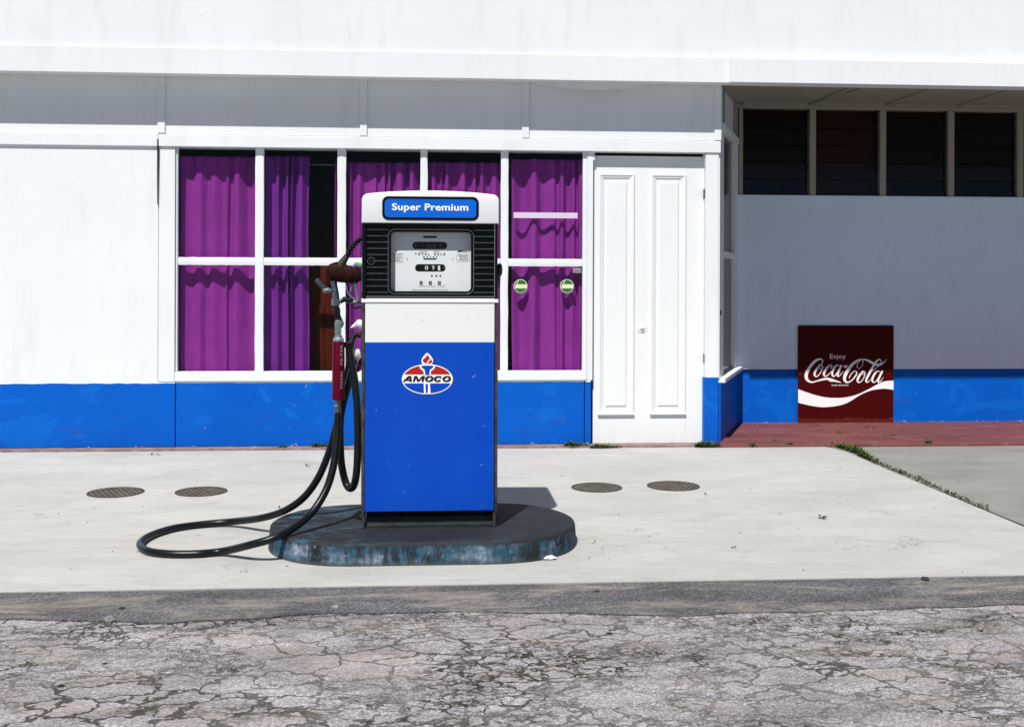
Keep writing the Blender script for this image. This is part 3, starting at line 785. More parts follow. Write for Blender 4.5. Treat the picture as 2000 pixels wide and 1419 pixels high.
# ------------------------------------------------------------------ fuel pump
YP = 4.83; PD = .50
xl, xr = wx(705.5,700,YP), wx(973,700,YP)
XC = (xl+xr)/2
P = empty('fuel_pump', (XC, YP+PD/2, TZ), 'old blue and white fuel pump with black dial housing standing on the oval island', 'fuel pump')
def PX(px, py=700, Y=YP): return wx(px, py, Y)
def PZ(py, px=840, Y=YP): return wz(px, py, Y)
zl_bot = PZ(997.5); zbl = PZ(668.5); zwt = PZ(592); zled = PZ(582.5); zhead = PZ(436); ztop = PZ(372)
# cabinet core
MB().box(PX(709), PX(969), YP+.012, YP+PD, zl_bot, zwt-.002).build('cabinet', PWHITE, P, .003)
MB().box(PX(713), PX(965.5), YP, YP+.011, zl_bot, zbl-.0008).build('lower_panel', PBLUE, P, .0015)
MB().box(PX(713), PX(965.5), YP, YP+.011, zbl, zwt+.002).build('front_panel', PWHITE, P, .0015)
lg = MB(); lg.rings([[Vector((x, YP-.004, zwt+.0025)), Vector((x, YP-.004, zled-.012)), Vector((x, YP+.022, zled)), Vector((x, YP+PD, zled)), Vector((x, YP+PD, zwt+.0025))] for x in (xl, xr)])
lg.build('ledge', PWHITE, P, .002)
for a, b in ((xl+.001, PX(713)-.001), (PX(965.5)+.001, xr-.001)):
    mb = MB(); mb.rings([[Vector((a, YP+.010, z)), Vector((a+.003, YP+.001, z)), Vector((b-.001, YP-.001, z)), Vector((b, YP+.008, z)), Vector((b, YP+.06, z)), Vector((a, YP+.06, z))] for z in (zl_bot-.012, zwt)])
    mb.build('corner_trim', STEEL, P, .001)
# base
mb = MB(); mb.box(PX(716), PX(964), YP+.045, YP+PD-.02, TZ+.018, zl_bot-.0005); mb.build('plinth', BLACKM, P)
mb = MB(); mb.rings([[Vector((PX(709)+i, YP+.018+i, z)), Vector((PX(969)-i, YP+.018+i, z)), Vector((PX(969)-i, YP+PD-i, z)), Vector((PX(709)+i, YP+PD-i, z))] for i, z in ((0, TZ-.004), (0, TZ+.010), (.012, TZ+.016), (.014, TZ+.045), (.018, TZ+.048))])
mb.build('base_tray', simple('grimy_base_paint', (.009,.015,.017), .5, .2, .4, .6, 25, .4), P, .002)
for a in (PX(709), PX(964.5)):
    MB().box(a, a+.010, YP+.006, YP+.05, TZ+.003, zl_bot-.013).build('foot', STEEL, P, .002)
# dial housing
MB().box(PX(706.5), PX(971.5), YP+.085, YP+PD-.01, zled+.0005, zhead+.02).build('dial_housing', BLACK, P, .003)
yfr0 = YP+.020
fm = MB()
fm.box(PX(706.5), PX(714), YP+.010, YP+.084, zled+.001, zhead+.01)
fm.box(PX(966), PX(971.5), YP+.010, YP+.084, zled+.001, zhead+.01)
fm.box(PX(714)+.0002, PX(966)-.0002, YP+.024, YP+.084, zled+.001, PZ(573))
fm.box(PX(714)+.0002, PX(966)-.0002, YP+.016, YP+.084, PZ(446), zhead+.01)
fm.build('housing_frame', BLACK, P, .002)
for a, b in ((PX(714)+.001, PX(758.5)), (PX(923.5), PX(966)-.001)):
    mb = MB(); mb.box(a, b, YP+.030, YP+.084, PZ(573)+.0005, PZ(446)-.0005, mi=0)
    for k in range(11):
        z = PZ(448.5+k*12.25)
        mb.box(a+.001, b-.001, YP+.0195, YP+.030, z-.0016, z+.0012, mi=1)
    mb.build('grille', [BLACK, CHROME], P, .0)
TRIM = simple('bright_trim', (.62,.64,.64), .25, 1., .5, .1, 40, .05)
mb = MB(); mb.box(PX(965.2), PX(966.2), YP+.008, YP+.02, zled+.004, PZ(437)); mb.box(PX(714), PX(966), YP+.014, YP+.0238, PZ(579.8), PZ(578.6)); mb.build('bright_edge', TRIM, P)
# dial bezel and face
def ringpanel(mb, x0, x1, z0_, z1_, r, prof, mi=0):
    rings = []
    for ins, y in prof: rings.append([Vector((a, y, b)) for a, b in rrect(x0+ins, x1-ins, z0_+ins, z1_-ins, max(r-ins, .002))])
    mb.rings(rings, close0=False, close1=False, mi=mi)
bxa, bxb, bza, bzb = PX(756.5), PX(925.5), PZ(574.5), PZ(447)
mb = MB(); ringpanel(mb, bxa, bxb, bza, bzb, .030, [(0, YP+.05), (0, YP+.018), (.0015, YP+.0155), (.003, YP+.0165), (.004, YP+.019), (.010, YP+.019), (.0125, YP+.022), (.0125, YP+.080)])
mb.build('bezel', BLACK, P, 0, True)
mb = MB(); pth = rrect(bxa+.0015, bxb-.0015, bza+.0015, bzb-.0015, .029, 8); mb.tube([(a, YP+.0155, b) for a, b in pth+[pth[0]]], .0011, 6)
mb.build('bezel_edge', TRIM, P, 0, True)
YF = YP+.068
mb = MB(); mb.prism(rrect(bxa+.012, bxb-.012, bza+.012, bzb-.012, .018), .01, 'y', YF); face = mb.build('dial_face', PFACE, P)
MB().prism(rrect(bxa+.0122, bxb-.0122, bza+.0122, bzb-.0122, .018), .0015, 'y', YP+.030).build('dial_glass', glass('dial_glass', (.97,.98,.98)), face)
zs = 5.458
def q2(x, y, Y=YF): p = oy(660+x/zs, 360+y/zs, Y); return p.x, p.z
def fbox(mb, x0, y0, x1, y1, Y=None, th=.0006, mi=0):
    a = q2(x0, y1); b = q2(x1, y0); yy = Y if Y else YF; mb.box(a[0], b[0], yy-th, yy, a[1], b[1], mi=mi)
def ftext(s, x0, y0, x1, y1, mat=LETK, dy=.0, **k):
    a = q2(x0, y1); b = q2(x1, y0); return text(s, a[0], b[0], a[1], b[1], YF-.0004-dy, 'lettering', mat, face, **k)
for q_ in ((910,550,1053,572),(912,787,1052,801)): mb = MB(); fbox(mb, *q_); mb.build('marking', LETK, face)
for c_ in ((740,795),(1225,795)):
    a = q2(*c_); MB().lathe((a[0], YF, a[1]), (0,-1,0), [(0,.0022),(.0012,.0022),(.0014,0)], 10).build('face_screw', LETK, face)
def pill(x0, y0, x1, y1, name='counter_window'):
    a = q2(x0, y1); b = q2(x1, y0); r = (b[1]-a[1])*.49; mb = MB()
    mb.prism(rrect(a[0], b[0], a[1], b[1], r, 8), .0008, 'y', YF-.0008); return mb.build(name, BLACK, face)
pill(793,613,1165,690); pill(822,851,1147,927)
for s, x0, x1 in (('$',818,842),('3',940,972),('1',990,997),('0',1012,1040),('0',1080,1106)): ftext(s, x0, 636, x1, 672, DIM, .001)
ftext('0', 928,868,962,910, LETG, .001, bold=.02); ftext('9', 1002,866,1030,912, LETG, .001)
mb = MB(); a = q2(1063,918); b = q2(1092,866); mb.prism([(a[0]+.002,a[1]),(b[0],a[1]+.001),(b[0]-.0015,b[1]),(a[0],b[1]-.001)], .0006, 'y', YF-.0016)
for k in (0, 2, 3, 5, 7, 8):
    xx = 925+k*23; aa = q2(xx, 862); mb.box(aa[0], aa[0]+.0007, YF-.0016, YF-.0009, aa[1]-.0006, aa[1]+.001)
aa = q2(1132,886); mb.prism([(aa[0]-.002,aa[1]),(aa[0]+.0015,aa[1]+.002),(aa[0]+.0015,aa[1]-.002)], .0006, 'y', YF-.0016)
mb.build('digit_drum', LETG, face)
ftext('DOLLARS', 870,712,950,724); ftext('CENTS', 1020,711,1080,723)
ftext('TOTAL', 820,731,978,754, space=1.7, bold=.035); ftext('SALE', 1026,731,1143,754, space=1.7, bold=.035)
ftext('WAYNE', 900,764,1060,778, space=2.2, bold=.035)
ftext('RES', 993,963,1100,985, space=2.4, bold=.035)
for s, x0 in (('3',872),('1',970),('5',1066)):
    mb = MB(); fbox(mb, x0, 1031, x0+31, 1072); mb.build('price_window', BLACK, face)
    ftext(s, x0+(14 if s == '1' else 10), 1039, x0+(19 if s == '1' else 23), 1064, LETG, .0006)
ftext('CENTS PER LITRE', 865,1079,1140,1091, DIM, space=1.3)
for x0, x1, y0, y1 in ((793,1170,1119,1129),):
    ftext('PRICE INCLUDING ALL TAXES AND DUTIES', x0, y0, x1, y1, DIM)
mb = MB()
for x0, y0, x1, y1 in ((568,736,692,828),(1268,745,1407,820)):
    a = q2(x0, y1); b = q2(x1, y0); pth = rrect(a[0], b[0], a[1], b[1], .003, 4)
    mb.tube([(p_[0], YF-.0004, p_[1]) for p_ in pth+[pth[0]]], .00055, 6)
rnd = random.Random(3)
for x0, x1, ys in ((588,676,(752,768,783,798,812)),(1286,1394,(760,775,790,805))):
    for k, y in enumerate(ys):
        x = x0+rnd.uniform(0, 14)
        while x < x1-10:
            l = rnd.uniform(7, 24); fbox(mb, x, y-3, min(x+l, x1), y+3, YF-.0002, .0004); x += l+5
aa = [q2(x_, y_) for x_, y_ in ((1275,722),(1290,704),(1335,704),(1320,712),(1375,712),(1372,702),(1410,713),(1372,726),(1375,718),(1312,718))]
mb.tube([(p_[0], YF-.0004, p_[1]) for p_ in aa+[aa[0]]], .0006, 6)
mb.prism([q2(1275,724), q2(1290,706), q2(1330,706), q2(1305,722)][::-1], .0006, 'y', YF-.0006)
mb.build('fine_print', LETK, face)
c = q2(990, 1155); MB().lathe((c[0], YP+.017, c[1]), (0,-1,0), [(0,.003),(.003,.003)], 10).build('bezel_screw', BLACKM, P)
c = oy(725, 509.5, YP+.02)
mb = MB(); mb.lathe((c.x, YP+.03, c.z), (0,-1,0), [(0,.0165),(.014,.0165),(.016,.014),(.013,.011),(.013,.009),(.017,.008),(.017,.003),(.014,.003)], 24); mb.build('lock', BLACKM, P, 0, True)
mb = MB(); mb.tube([(c.x+.0155*math.cos(t*.262), YP+.015, c.z+.0155*math.sin(t*.262)) for t in range(25)], .0008, 6); mb.build('lock_rim', TRIM, P, 0, True)
# head
def head_outline(ins=0.):
    x0, x1 = xl-.0005+ins, xr+.0025-ins; z0_ = zhead+ins*.6; z1_ = ztop-.014-ins; r = .030-ins*.5; pts = [(x0, z0_), ]
    for k in range(9):
        a = math.radians(180-90*k/8); pts.append((x0+r+r*math.cos(a), z1_-r+r*math.sin(a)))
    for k in range(1, 12):
        t = k/12; pts.append((x0+r+(x1-x0-2*r)*t, z1_+.014*math.sin(math.pi*t)**.8))
    for k in range(9):
        a = math.radians(90-90*k/8); pts.append((x1-r+r*math.cos(a), z1_-r+r*math.sin(a)))
    pts.append((x1, z0_)); return pts
mb = MB(); mb.rings([[Vector((a, y, b)) for a, b in head_outline(i)] for i, y in ((.009, YP-.004), (.004, YP-.003), (.0012, YP+.001), (0, YP+.007), (0, YP+PD-.01), (.002, YP+PD-.003), (.008, YP+PD))])
head = mb.build('head', PWHITE, P, 0, True)
na, nb_, nc, nd = PX(745.5), PX(934), PZ(430), PZ(384)
mb = MB(); mb.rings([[Vector((a, y, b)) for a, b in rrect(na+i, nb_-i, nc+i, nd-i, .026-i*.7, 8)] for i, y in ((0, YP-.003), (0, YP-.006), (.0015, YP-.0075), (.0095, YP-.0075), (.0105, YP-.005))], close1=False)
plate = mb.build('name_plate', BLACK, P, 0, True)
MB().prism(rrect(na+.0105, nb_-.0105, nc+.0115, nd-.0115, .016, 8), .003, 'y', YP-.006).build('plate_face', SIGNB, plate)
a = q2(575, 298, YP-.006); b = q2(1390, 208, YP-.006)
text('Super Premium', a[0], b[0], a[1], b[1], YP-.0063, 'lettering', LETW, plate, bold=.024, space=1.04)
# emblem on the lower panel
zs6 = 5.459
def q6(x, y): p = oy(660+x/zs6, 560+y/zs6, YP); return p.x, p.z
em = None
def ell(cx, cy, rx, ry, n=64, a0=0, a1=360): return [q6(cx+rx*math.cos(math.radians(a0+(a1-a0)*k/n)), cy-ry*math.sin(math.radians(a0+(a1-a0)*k/n))) for k in range(n)]
CX, CY, RX, RY = 953, 984, 275, 164
def lay(mb, pts, k, mi): mb.prism(pts, .0004, 'y', YP-.0004-.0005*k, mi=mi)
mb = MB()
flame = [(952,700),(985,728),(1008,758),(1017,790),(1005,818),(985,835),(953,840),(915,835),(897,818),(888,790),(897,758),(920,728)]
def sm(pts, grow=1., n=5, cx=952, cy=775):
    return [(q.x, q.y) for q in catmull([((x-cx)*grow+cx, (y-cy)*grow+cy, 0) for x, y in pts], n, True)]
Q = lambda pts: [q6(x, y) for x, y in pts]
lay(mb, ell(CX, CY, RX+3, RY+3), 0, 3); lay(mb, Q(sm(flame, 1.05)), 0, 3)
lay(mb, ell(CX, CY, RX-3, RY-3), 1, 0); lay(mb, Q(sm(flame, .97)), 2, 0)
fl1 = [(952,722),(972,745),(978,765),(962,785),(948,800),(952,816),(930,812),(908,795),(906,775),(928,755),(942,742)]
fl2 = [(988,762),(1003,785),(1003,800),(990,814),(968,818),(962,808),(966,796),(982,784)]
lay(mb, Q(sm(fl1, 1.)), 3, 1); lay(mb, Q(sm(fl2, 1., 4)), 3, 1)
def chord(y, up, ins=14):
    rx, ry = RX-ins, RY-ins; s = (CY-y)/ry; a = math.asin(s); 
    aa = [a+(math.pi-2*a)*k/40 for k in range(41)] if up else [math.pi-a+(math.pi+2*a)*k/40 for k in range(41)]
    return [(CX+rx*math.cos(t), CY-ry*math.sin(t)) for t in aa]
lay(mb, Q(chord(933, True)), 2, 1); lay(mb, Q(chord(1027, False)), 2, 2)
cup_w = [(872,838),(872,862),(890,882),(912,898),(916,936),(992,936),(990,898),(1015,882),(1034,862),(1034,838),(1000,826),(900,826)]
cup_b = [(890,842),(893,858),(925,884),(932,936),(974,936),(980,884),(1015,858),(1018,842),(990,838),(915,838)]
lay(mb, Q(cup_w), 3, 0); lay(mb, Q(cup_b), 4, 2)
lay(mb, Q([(915,1024),(918,1141),(988,1141),(980,1024)]), 3, 0); lay(mb, Q([(933,1034),(937,1130),(958,1130),(962,1034)]), 4, 2)
emb = mb.build('emblem', [LETW, LRED, LBLUE, LETK], P)
a = q6(705, 1008); b = q6(1203, 948)
am = MB(); k6 = (q6(1000,980)[0]-q6(0,980)[0])/1000
def sl(x, y): return x+(978-y)*.28, y                      # italic slant
def poly6(pts, k): am.prism([q6(*sl(x, y)) for x, y in pts], .0004, 'y', YP-.0028-.00006*k)
A0, B0 = 1008, 948
poly6([(697,A0),(722,A0),(766,B0+14),(766,B0),(742,B0)], 0); poly6([(742,B0),(774,B0),(797,A0),(770,A0),(760,B0+14)], 1); poly6([(722,998),(778,998),(778,985),(728,985)], 2)
poly6([(806,A0),(828,A0),(828,B0),(806,B0)], 3); poly6([(898,A0),(920,A0),(920,B0),(898,B0)], 4)
poly6([(828,B0),(838,B0),(868,A0-14),(858,A0),(852,A0),(826,966)], 5); poly6([(898,B0),(888,B0),(860,A0-14),(862,A0),(870,A0),(899,966)], 6)
def arc6(cx, rx, a0, a1, k):
    P6 = []
    for n6 in range(21):
        t = math.radians(a0+(a1-a0)*n6/20); wd = 12+12*abs(math.cos(t))
        x, y = sl(cx+(rx-wd/2)*math.cos(t), 978-(31-wd/2)*math.sin(t)); p6 = q6(x, y); P6.append((p6[0], p6[1], wd*k6))
    ribbon(am, P6, YP-.0026-.00006*k, .0004, 2)
arc6(974, 46, 0, 360, 7); arc6(1068, 46, 38, 322, 8); arc6(1160, 46, 0, 360, 9)
am.build('lettering', LETK, emb)

# right side knob
c = oy(975, 527, YP+.2); c.x = xr
MB().lathe((c.x-.005, YP+.22, c.z), (1,0,0), [(0,.012),(.012,.012),(.014,.024),(.020,.030),(.028,.030),(.034,.022),(.036,.008),(.036,0)], 24).build('side_knob', BROWNK, P, 0, True)

# ---- nozzle side
YN = YP+.12
def n3(px, py, y=YN): return oy(px, py, y)
# nozzle boot: cast bracket on the pump's left side
mb = MB()
mb.box(xl-.004, xl+.004, YN-.035, YN+.035, n3(700,570).z, n3(700,500).z)
mb.tube([n3(706,520), n3(696,517), n3(688,523)], [.013,.012,.007], 10)
mb.build('nozzle_boot', CAST, P, .002)
# rods and hooks lower on the side (hose swivel and retriever)
mb = MB(); mb.tube(catmull([n3(684.5,640,YN+.03), n3(691,637,YN+.03), n3(699,633,YN+.03), n3(707,634,YN+.03)], 6), [.0016+.0011*i if i < 12 else .021 for i in range(19)], 14)
mb.build('swivel_cone', simple('chalky_white', (.62,.62,.66), .5, 0, .4, .3, 60, .2), P, 0, True)
mb = MB(); mb.lathe(n3(704,690,YN+.05), (-1,0,-.25), [(0,.018),(.012,.028),(.024,.026),(.030,.018),(.034,.004)], 20)
mb.build('hose_elbow', simple('chalky_cast', (.55,.58,.60), .5, .2, .4, .3, 50, .3), P, 0, True)
mb = MB(); mb.tube([n3(706,656,YN+.03), n3(697,652,YN+.03), n3(690,658,YN+.03), n3(686,668,YN+.02), n3(682,678,YN+.01)], [.012,.013,.013,.015,.017], 12)
mb.lathe(n3(681,668,YN+.01), (-.12,0,-1), [(0,.012),(.002,.0195),(.022,.020),(.024,.0185)], 16)
mb.build('hose_coupling', BLACKM, P, 0, True)
mb = MB(); mb.tube([n3(706,700,YN+.05), n3(702,712,YN+.05), n3(699,726,YN+.05)], [.008,.009,.006], 10); mb.build('bracket', BLACKM, P, 0, True)
mb = MB(); mb.tube([n3(707,598), n3(694,601), n3(686,597), n3(690,590), n3(706,589)], [.007,.007,.006,.006,.006], 8); mb.build('boot_hook', BLACKM, P, 0, True)
# nozzle
nz = MB()
body = catmull([n3(639,536), n3(646,533), n3(658,531), n3(672,534), n3(686,537), n3(697,541), n3(703,548)], 8)
rs = [.012,.036,.044,.039,.037,.030,.014]
rr_ = []
for i in range(len(body)):
    t = i/8; k = min(int(t), 5); f_ = t-k; rr_.append(rs[k]*(1-f_)+rs[k+1]*f_+(.0022 if (i % 3 == 0 and t > 2.6) else 0))
nz.tube(body, rr_, 18)
nz.tube(catmull([n3(645,540), n3(643,548), n3(648,557), n3(653,562)], 5), [.020]*4+[.018]*6+[.014]*6, 14)
for v in nz.v: v.y = YN+(v.y-YN)*.6; v += Vector((mnoise.noise(v*40), 0, mnoise.noise(v*40+Vector((5,5,5)))))*.003
noz = nz.build('nozzle', IRONR, P, 0, True)
ORG[noz] = ORG[P]
mb = MB(); nl = [n3(661,527), n3(668,514), n3(678,499)]
mb.tube([nl[0], nl[0].lerp(nl[1], .5), nl[1], nl[2]], [.021,.0195,.0175,.0115], 16); mb.build('spout_collar', simple('dark_brass', (.045,.040,.022), .45, .5, .4, .5, 50, .4), noz, 0, True)
mb = MB(); sp = catmull([n3(676,502), n3(683,489), n3(692,477), n3(703,467), n3(716,461)], 14); L_ = len(sp)
mb.tube(sp, [.0075+.0048*(1 if (i % 7) < 5 else -.1) for i in range(L_)], 14); mb.build('spout', BLACKM, noz, 0, True)
mb = MB(); mb.tube([n3(650,549), n3(653,560), n3(656,575), n3(656,584)], [.0145,.0145,.014,.016], 14)
mb.tube([n3(656,584), n3(656,596)], [.019,.018], 8); mb.tube([n3(657,596), n3(657,600)], .011, 10); mb.build('inlet_pipe', CHROME, noz, 0, True)
mb = MB(); mb.tube(catmull([n3(662,588), n3(672,585), n3(684,588), n3(694,590), n3(699,586), n3(697,570), n3(694,556), n3(690,545)], 6), [.009]*7+[.010]*12+[.0065]*24, 10); mb.build('guard', CAST, noz, 0, True)
mb = MB(); mb.tube(catmull([n3(680,550), n3(677,562), n3(681,574), n3(690,583), n3(697,588)], 6), .0035, 8)
mb.tube(catmull([n3(690,548), n3(688,560), n3(684,570)], 6), .0028, 8); mb.build('lever', CAST, noz, 0, True)
mb = MB(); mb.tube([n3(664,590), n3(672,584), n3(688,588), n3(694,593)], [.008,.012,.011,.006], 10); mb.build('lever_block', BLACKM, noz, 0, True)
mb = MB(); mb.tube([n3(647,568), n3(641,566), n3(634,568), n3(632,562)], [.008,.013,.012,.006], 12); mb.build('vacuum_cap', CAST, noz, 0, True)
mb = MB(); mb.tube([n3(634,562), n3(627,557), n3(620,548), n3(618,545)], [.008,.009,.011,.008], 12); mb.build('catch_cap', simple('smoky_plastic', (.03,.05,.055), .3), noz, 0, True)
# swivel chain down to the filter
mb = MB(); mb.tube([n3(656,597), n3(657,603), n3(658,613)], [.012,.016,.016], 8)
mb.tube([n3(658,612), n3(661,620), n3(665,630)], [.012,.013,.012], 12); mb.build('swivel', BLACKM, noz, 0, True)
mb = MB(); mb.tube([n3(665,622), n3(667,632), n3(664,640)], [.008,.012,.008], 10)
mb.rings([[n3(a, b, y) for a, b in ((653,630),(655,626),(661,624.5),(667,627),(668,633),(666.5,642),(667,650),(663,655),(656,655),(653,650),(654,642))] for y in (YN-.016, YN+.014)])
mb.build('swivel_joint', CAST, noz, .003, True)
mb = MB(); mb.lathe(n3(661,666), (0,0,1), [(0,.024),(.010,.024),(.016,.017),(.026,.0165),(.028,.012)], 20); mb.build('collar', ALU, noz, 0, True)
fl_ = empty  # alias unused
ft = MB(); zf1 = n3(661,667).z; zf0 = n3(661,781).z; fx = n3(661,720).x
ft.lathe((fx, YN, zf0), (0,0,1), [(0,.021),(.003,.0275),(.010,.0275),(zf1-zf0-.006,.0265),(zf1-zf0,.024),(zf1-zf0+.001,.01)], 28)
fil = ft.build('filter', FILTERR, P, 0, True); ORG[fil] = ORG[P]
# FINAL FILTER lettering wraps the cylinder on its right front
tm = text('FINAL  FILTER', 0, .011, n3(661,757).z, n3(661,672).z, 0, None, None, None, bold=.02, up=True, space=1.15)
for v in tm.v:
    an = -math.pi/2+(v.x+.0105)/.0275; rr0 = .02785; v.x, v.y = fx+rr0*math.cos(an), YN+rr0*math.sin(an)
tm.build('lettering', simple('faded_white_print', (.30,.24,.27)), fil)
mb = MB(); mb.lathe((fx-.003, YN, n3(661,808).z), (0,0,1), [(0,.013),(.001,.0165),(.038,.0165),(.040,.0135),(.056,.013),(.058,.019),(.062,.019)], 6); mb.build('hose_nut', CHROME, P, .001)
# hose
HR = .0163
G = lambda px, py, lift=0: oz(px, py, HR+lift)
pts = [n3(681,674,YN+.01), n3(686,705,YN), n3(693,745,YN-.01), n3(698,800,YN-.03), n3(699,860,YN-.045), n3(697,915,YN-.05), n3(692,945,YN-.03), n3(684,953,YN), n3(675,941,YN+.02), n3(667,905,YN+.03), n3(664.5,860,YN+.035), n3(665,820,YN+.04), n3(671,785,YN+.045), n3(682,745,YN+.05),
       n3(690,705,YN+.06), n3(691,685,YN+.075), n3(687,690,YN+.095), n3(682,712,YN+.10), n3(675,755,YN+.09), n3(663,805,YN+.085), n3(652,850,YN+.09), n3(640,890,YN+.10), n3(620,935,YN+.11), n3(592,972,YN+.14), n3(555,997,YN+.18),
       n3(510,1011,YN+.25), G(455,1018,.01), G(400,1023), G(340,1031), G(295,1045), G(274,1061), G(288,1075), G(330,1081), G(385,1081), G(435,1076,.004), n3(490,1063,4.678), n3(535,1050,4.668), n3(575,1029,4.735), n3(610,999,4.81), n3(636,958,YN-.09), n3(650,915,YN-.06), n3(657,870,YN-.03), n3(659.5,835,YN-.01), n3(660,806,YN)]
ORIG = pts
mb = MB(); mb.tube(catmull(pts, 12), HR, 18); mb.build('hose', RUBBER, P, 0, True)
mb = MB(); mb.lathe(n3(688,690,YN+.085), (0,0,-1), [(0,.019),(.02,.019)], 16); mb.tube([n3(690,700,YN+.085), n3(706,700,YN+.08)], .004, 8); mb.build('hose_clip', BLACKM, P, 0, True)
# ------------------------------------------------------------------ cola sign
YS = YB-.034
s0 = wx(1559,700,YS); s1 = wx(1745.5,700,YS); sz1 = wz(1650,635.5,YS)
S_ = empty('advertising_sign', ((s0+s1)/2, YS+.01, ZR), 'dark red sign with white script and wave, standing against the recessed wall', 'sign')
MB().box(s0, s1, YS, YS+.012, ZR+.001, sz1).build('panel', SRED, S_, .002)
z4 = 6.45
def q4(x, y): p = oy(1540+x/z4, 620+y/z4, YS); return p.x, p.z
kx = (q4(1000,700)[0]-q4(0,700)[0])/1000
def fitx(x): return min(max(x, s0+.0005), s1-.0005)
up_ = [(110,896,0),(230,940,0),(340,975,0),(450,1000,0),(560,1010,0),(680,1008,0),(790,990,0),(880,962,0),(950,930,0),(1030,890,0),(1110,845,0),(1180,812,0),(1250,796,0),(1335,793,0)]
dn_ = [(1335,912,0),(1250,898,0),(1180,896,0),(1080,908,0),(1000,930,0),(920,965,0),(860,1000,0),(790,1045,0),(720,1080,0),(640,1105,0),(540,1120,0),(430,1127,0),(320,1115,0),(220,1095,0),(110,1068,0)]
U_ = [q4(a.x, a.y) for a in catmull(up_, 4)]; L2 = [q4(a.x, a.y) for a in catmull(dn_, 4)]
mb = MB(); mb.prism([(fitx(a), b) for a, b in U_+L2], .0006, 'y', YS-.0006); mb.build('wave_stripe', LETW, S_)
strokes = [
 # C
 [(404,590,5),(425,570,9),(432,545,11),(420,527,14),(395,523,20),(355,536,30),(310,572,34),(268,624,36),(236,680,39),(222,730,40),(232,775,36),(262,803,24),(305,812,17),(350,800,15),(400,786,20),(455,773,25),(505,772,27),(548,784,27),(590,797,22),(630,808,14),(668,819,2)],
 [(500,782,4),(522,795,14),(546,810,2)], [(600,790,4),(575,795,12),(546,810,2)],
 # o
 [(398,600,14),(360,640,25),(332,690,28),(330,728,20),(355,740,12),(390,710,10),(418,660,10),(428,620,10),(412,594,10),(385,598,9),(372,620,7),(385,640,6),(420,636,5),(450,622,4)],
 # c
 [(524,640,10),(545,620,12),(545,600,9),(515,600,12),(478,640,25),(450,690,28),(446,724,20),(470,738,13),(505,715,9),(540,675,5)],
 # a
 [(640,606,9),(605,600,13),(575,635,24),(552,685,27),(552,725,20),(575,738,12),(605,705,10),(640,640,8)],
 [(668,596,24),(640,655,25),(618,710,25),(622,738,16),(648,725,9),(690,675,3)],
 # C of the second word
 [(930,530,9),(890,530,18),(835,562,30),(780,615,37),(735,680,40),(708,740,39),(706,785,31),(730,812,20),(768,808,15),(810,775,14),(845,730,15),(858,695,13),(845,674,10),(815,682,9),(785,715,9),(768,748,10),(765,764,6)],
 [(928,528,8),(938,555,7),(930,595,7),(905,630,7),(880,640,7),(862,622,7),(866,585,7),(890,548,8),(930,526,12),(970,530,20),(1010,545,27),(1055,570,30),(1100,590,29),(1145,592,24),(1185,576,15),(1215,548,8),(1235,518,2)],
 # o
 [(948,676,14),(905,712,25),(874,765,28),(868,800,20),(892,816,12),(930,785,10),(955,735,10),(962,695,10),(944,672,10),(920,680,8),(912,705,6),(935,715,5),(965,700,4)],
 # l
 [(1100,640,6),(1140,600,9),(1165,560,10),(1160,532,10),(1130,530,17),(1095,565,25),(1055,630,28),(1015,705,28),(980,775,26),(978,808,17),(1005,808,9),(1050,760,4)],
 [(1105,640,4),(1075,655,7),(1040,675,8)],
 # a
 [(1150,680,9),(1115,674,13),(1082,710,24),(1056,762,27),(1056,800,20),(1080,814,12),(1115,780,10),(1152,712,8)],
 [(1182,668,24),(1152,728,25),(1128,785,25),(1130,814,16),(1156,802,9),(1195,752,3)],
]
mb = MB(); 
for k, s in enumerate(strokes):
    ribbon(mb, [(q4(a, b)[0], q4(a, b)[1], wd*kx) for a, b, wd in s], YS-.0001-.0003*k, .0005, 8)
mb.prism([q4(704,600), q4(742,600), q4(732,630), q4(694,630)][::-1], .0006, 'y', YS-.0007)
mb.build('script_lettering', LETW, S_)
a = q4(522,535); b = q4(722,458); text('Enjoy', a[0], b[0], a[1], b[1], YS-.0003, 'lettering', LETW, S_)
a = q4(540,860); b = q4(760,843); text('TRADE MARK REGD.', a[0], b[0], a[1], b[1], YS-.0003, 'lettering', LETW, S_, bold=.01)
mb = MB()
for px, py in ((148,712),(1278,705),(733,1280),(1275,1292),(150,1290)):
    c_ = q4(px, py); mb.lathe((c_[0], YS+.001, c_[1]), (0,-1,0), [(0,.006),(.002,.006),(.003,.003),(.003,0)], 12)
mb.build('screw', STEEL, S_)

# ------------------------------------------------------------------ covers in the forecourt
def cover(px, py, r, label):
    c_ = oz(px, py); o = empty('manhole_cover', (c_.x, c_.y, 0), label, 'manhole cover', 'round iron tank covers in the forecourt')
    mb = MB(); n = 48; rr3 = []
    for rad, z in ((r, .0005), (r, .004), (r-.008, .0045), (r-.009, .0012)):
        rr3.append([Vector((c_.x+rad*math.cos(2*math.pi*k/n), c_.y+rad*math.sin(2*math.pi*k/n), z)) for k in range(n)])
    mb.rings(rr3, close0=False, close1=False); mb.build('rim', simple('rim_iron', (.055,.045,.033), .8, .1) if 'rim_iron' not in D.materials else D.materials['rim_iron'], o)
    mb = MB(); mb.lathe((c_.x, c_.y, .0004), (0,0,1), [(0,r-.0095),(.0028,r-.0095)], 48); lid = mb.build('lid', COVER, o)
    mb = MB(); mb.box(c_.x+r*.55, c_.x+r*.68, c_.y-.008, c_.y+.004, .0034, .005); mb.build('lifting_lug', STEEL, o, .001)
cover(226, 961.5, .148, 'rusty round iron cover at the far left of the forecourt')
cover(393, 960, .138, 'dark round iron cover behind the hose loop')
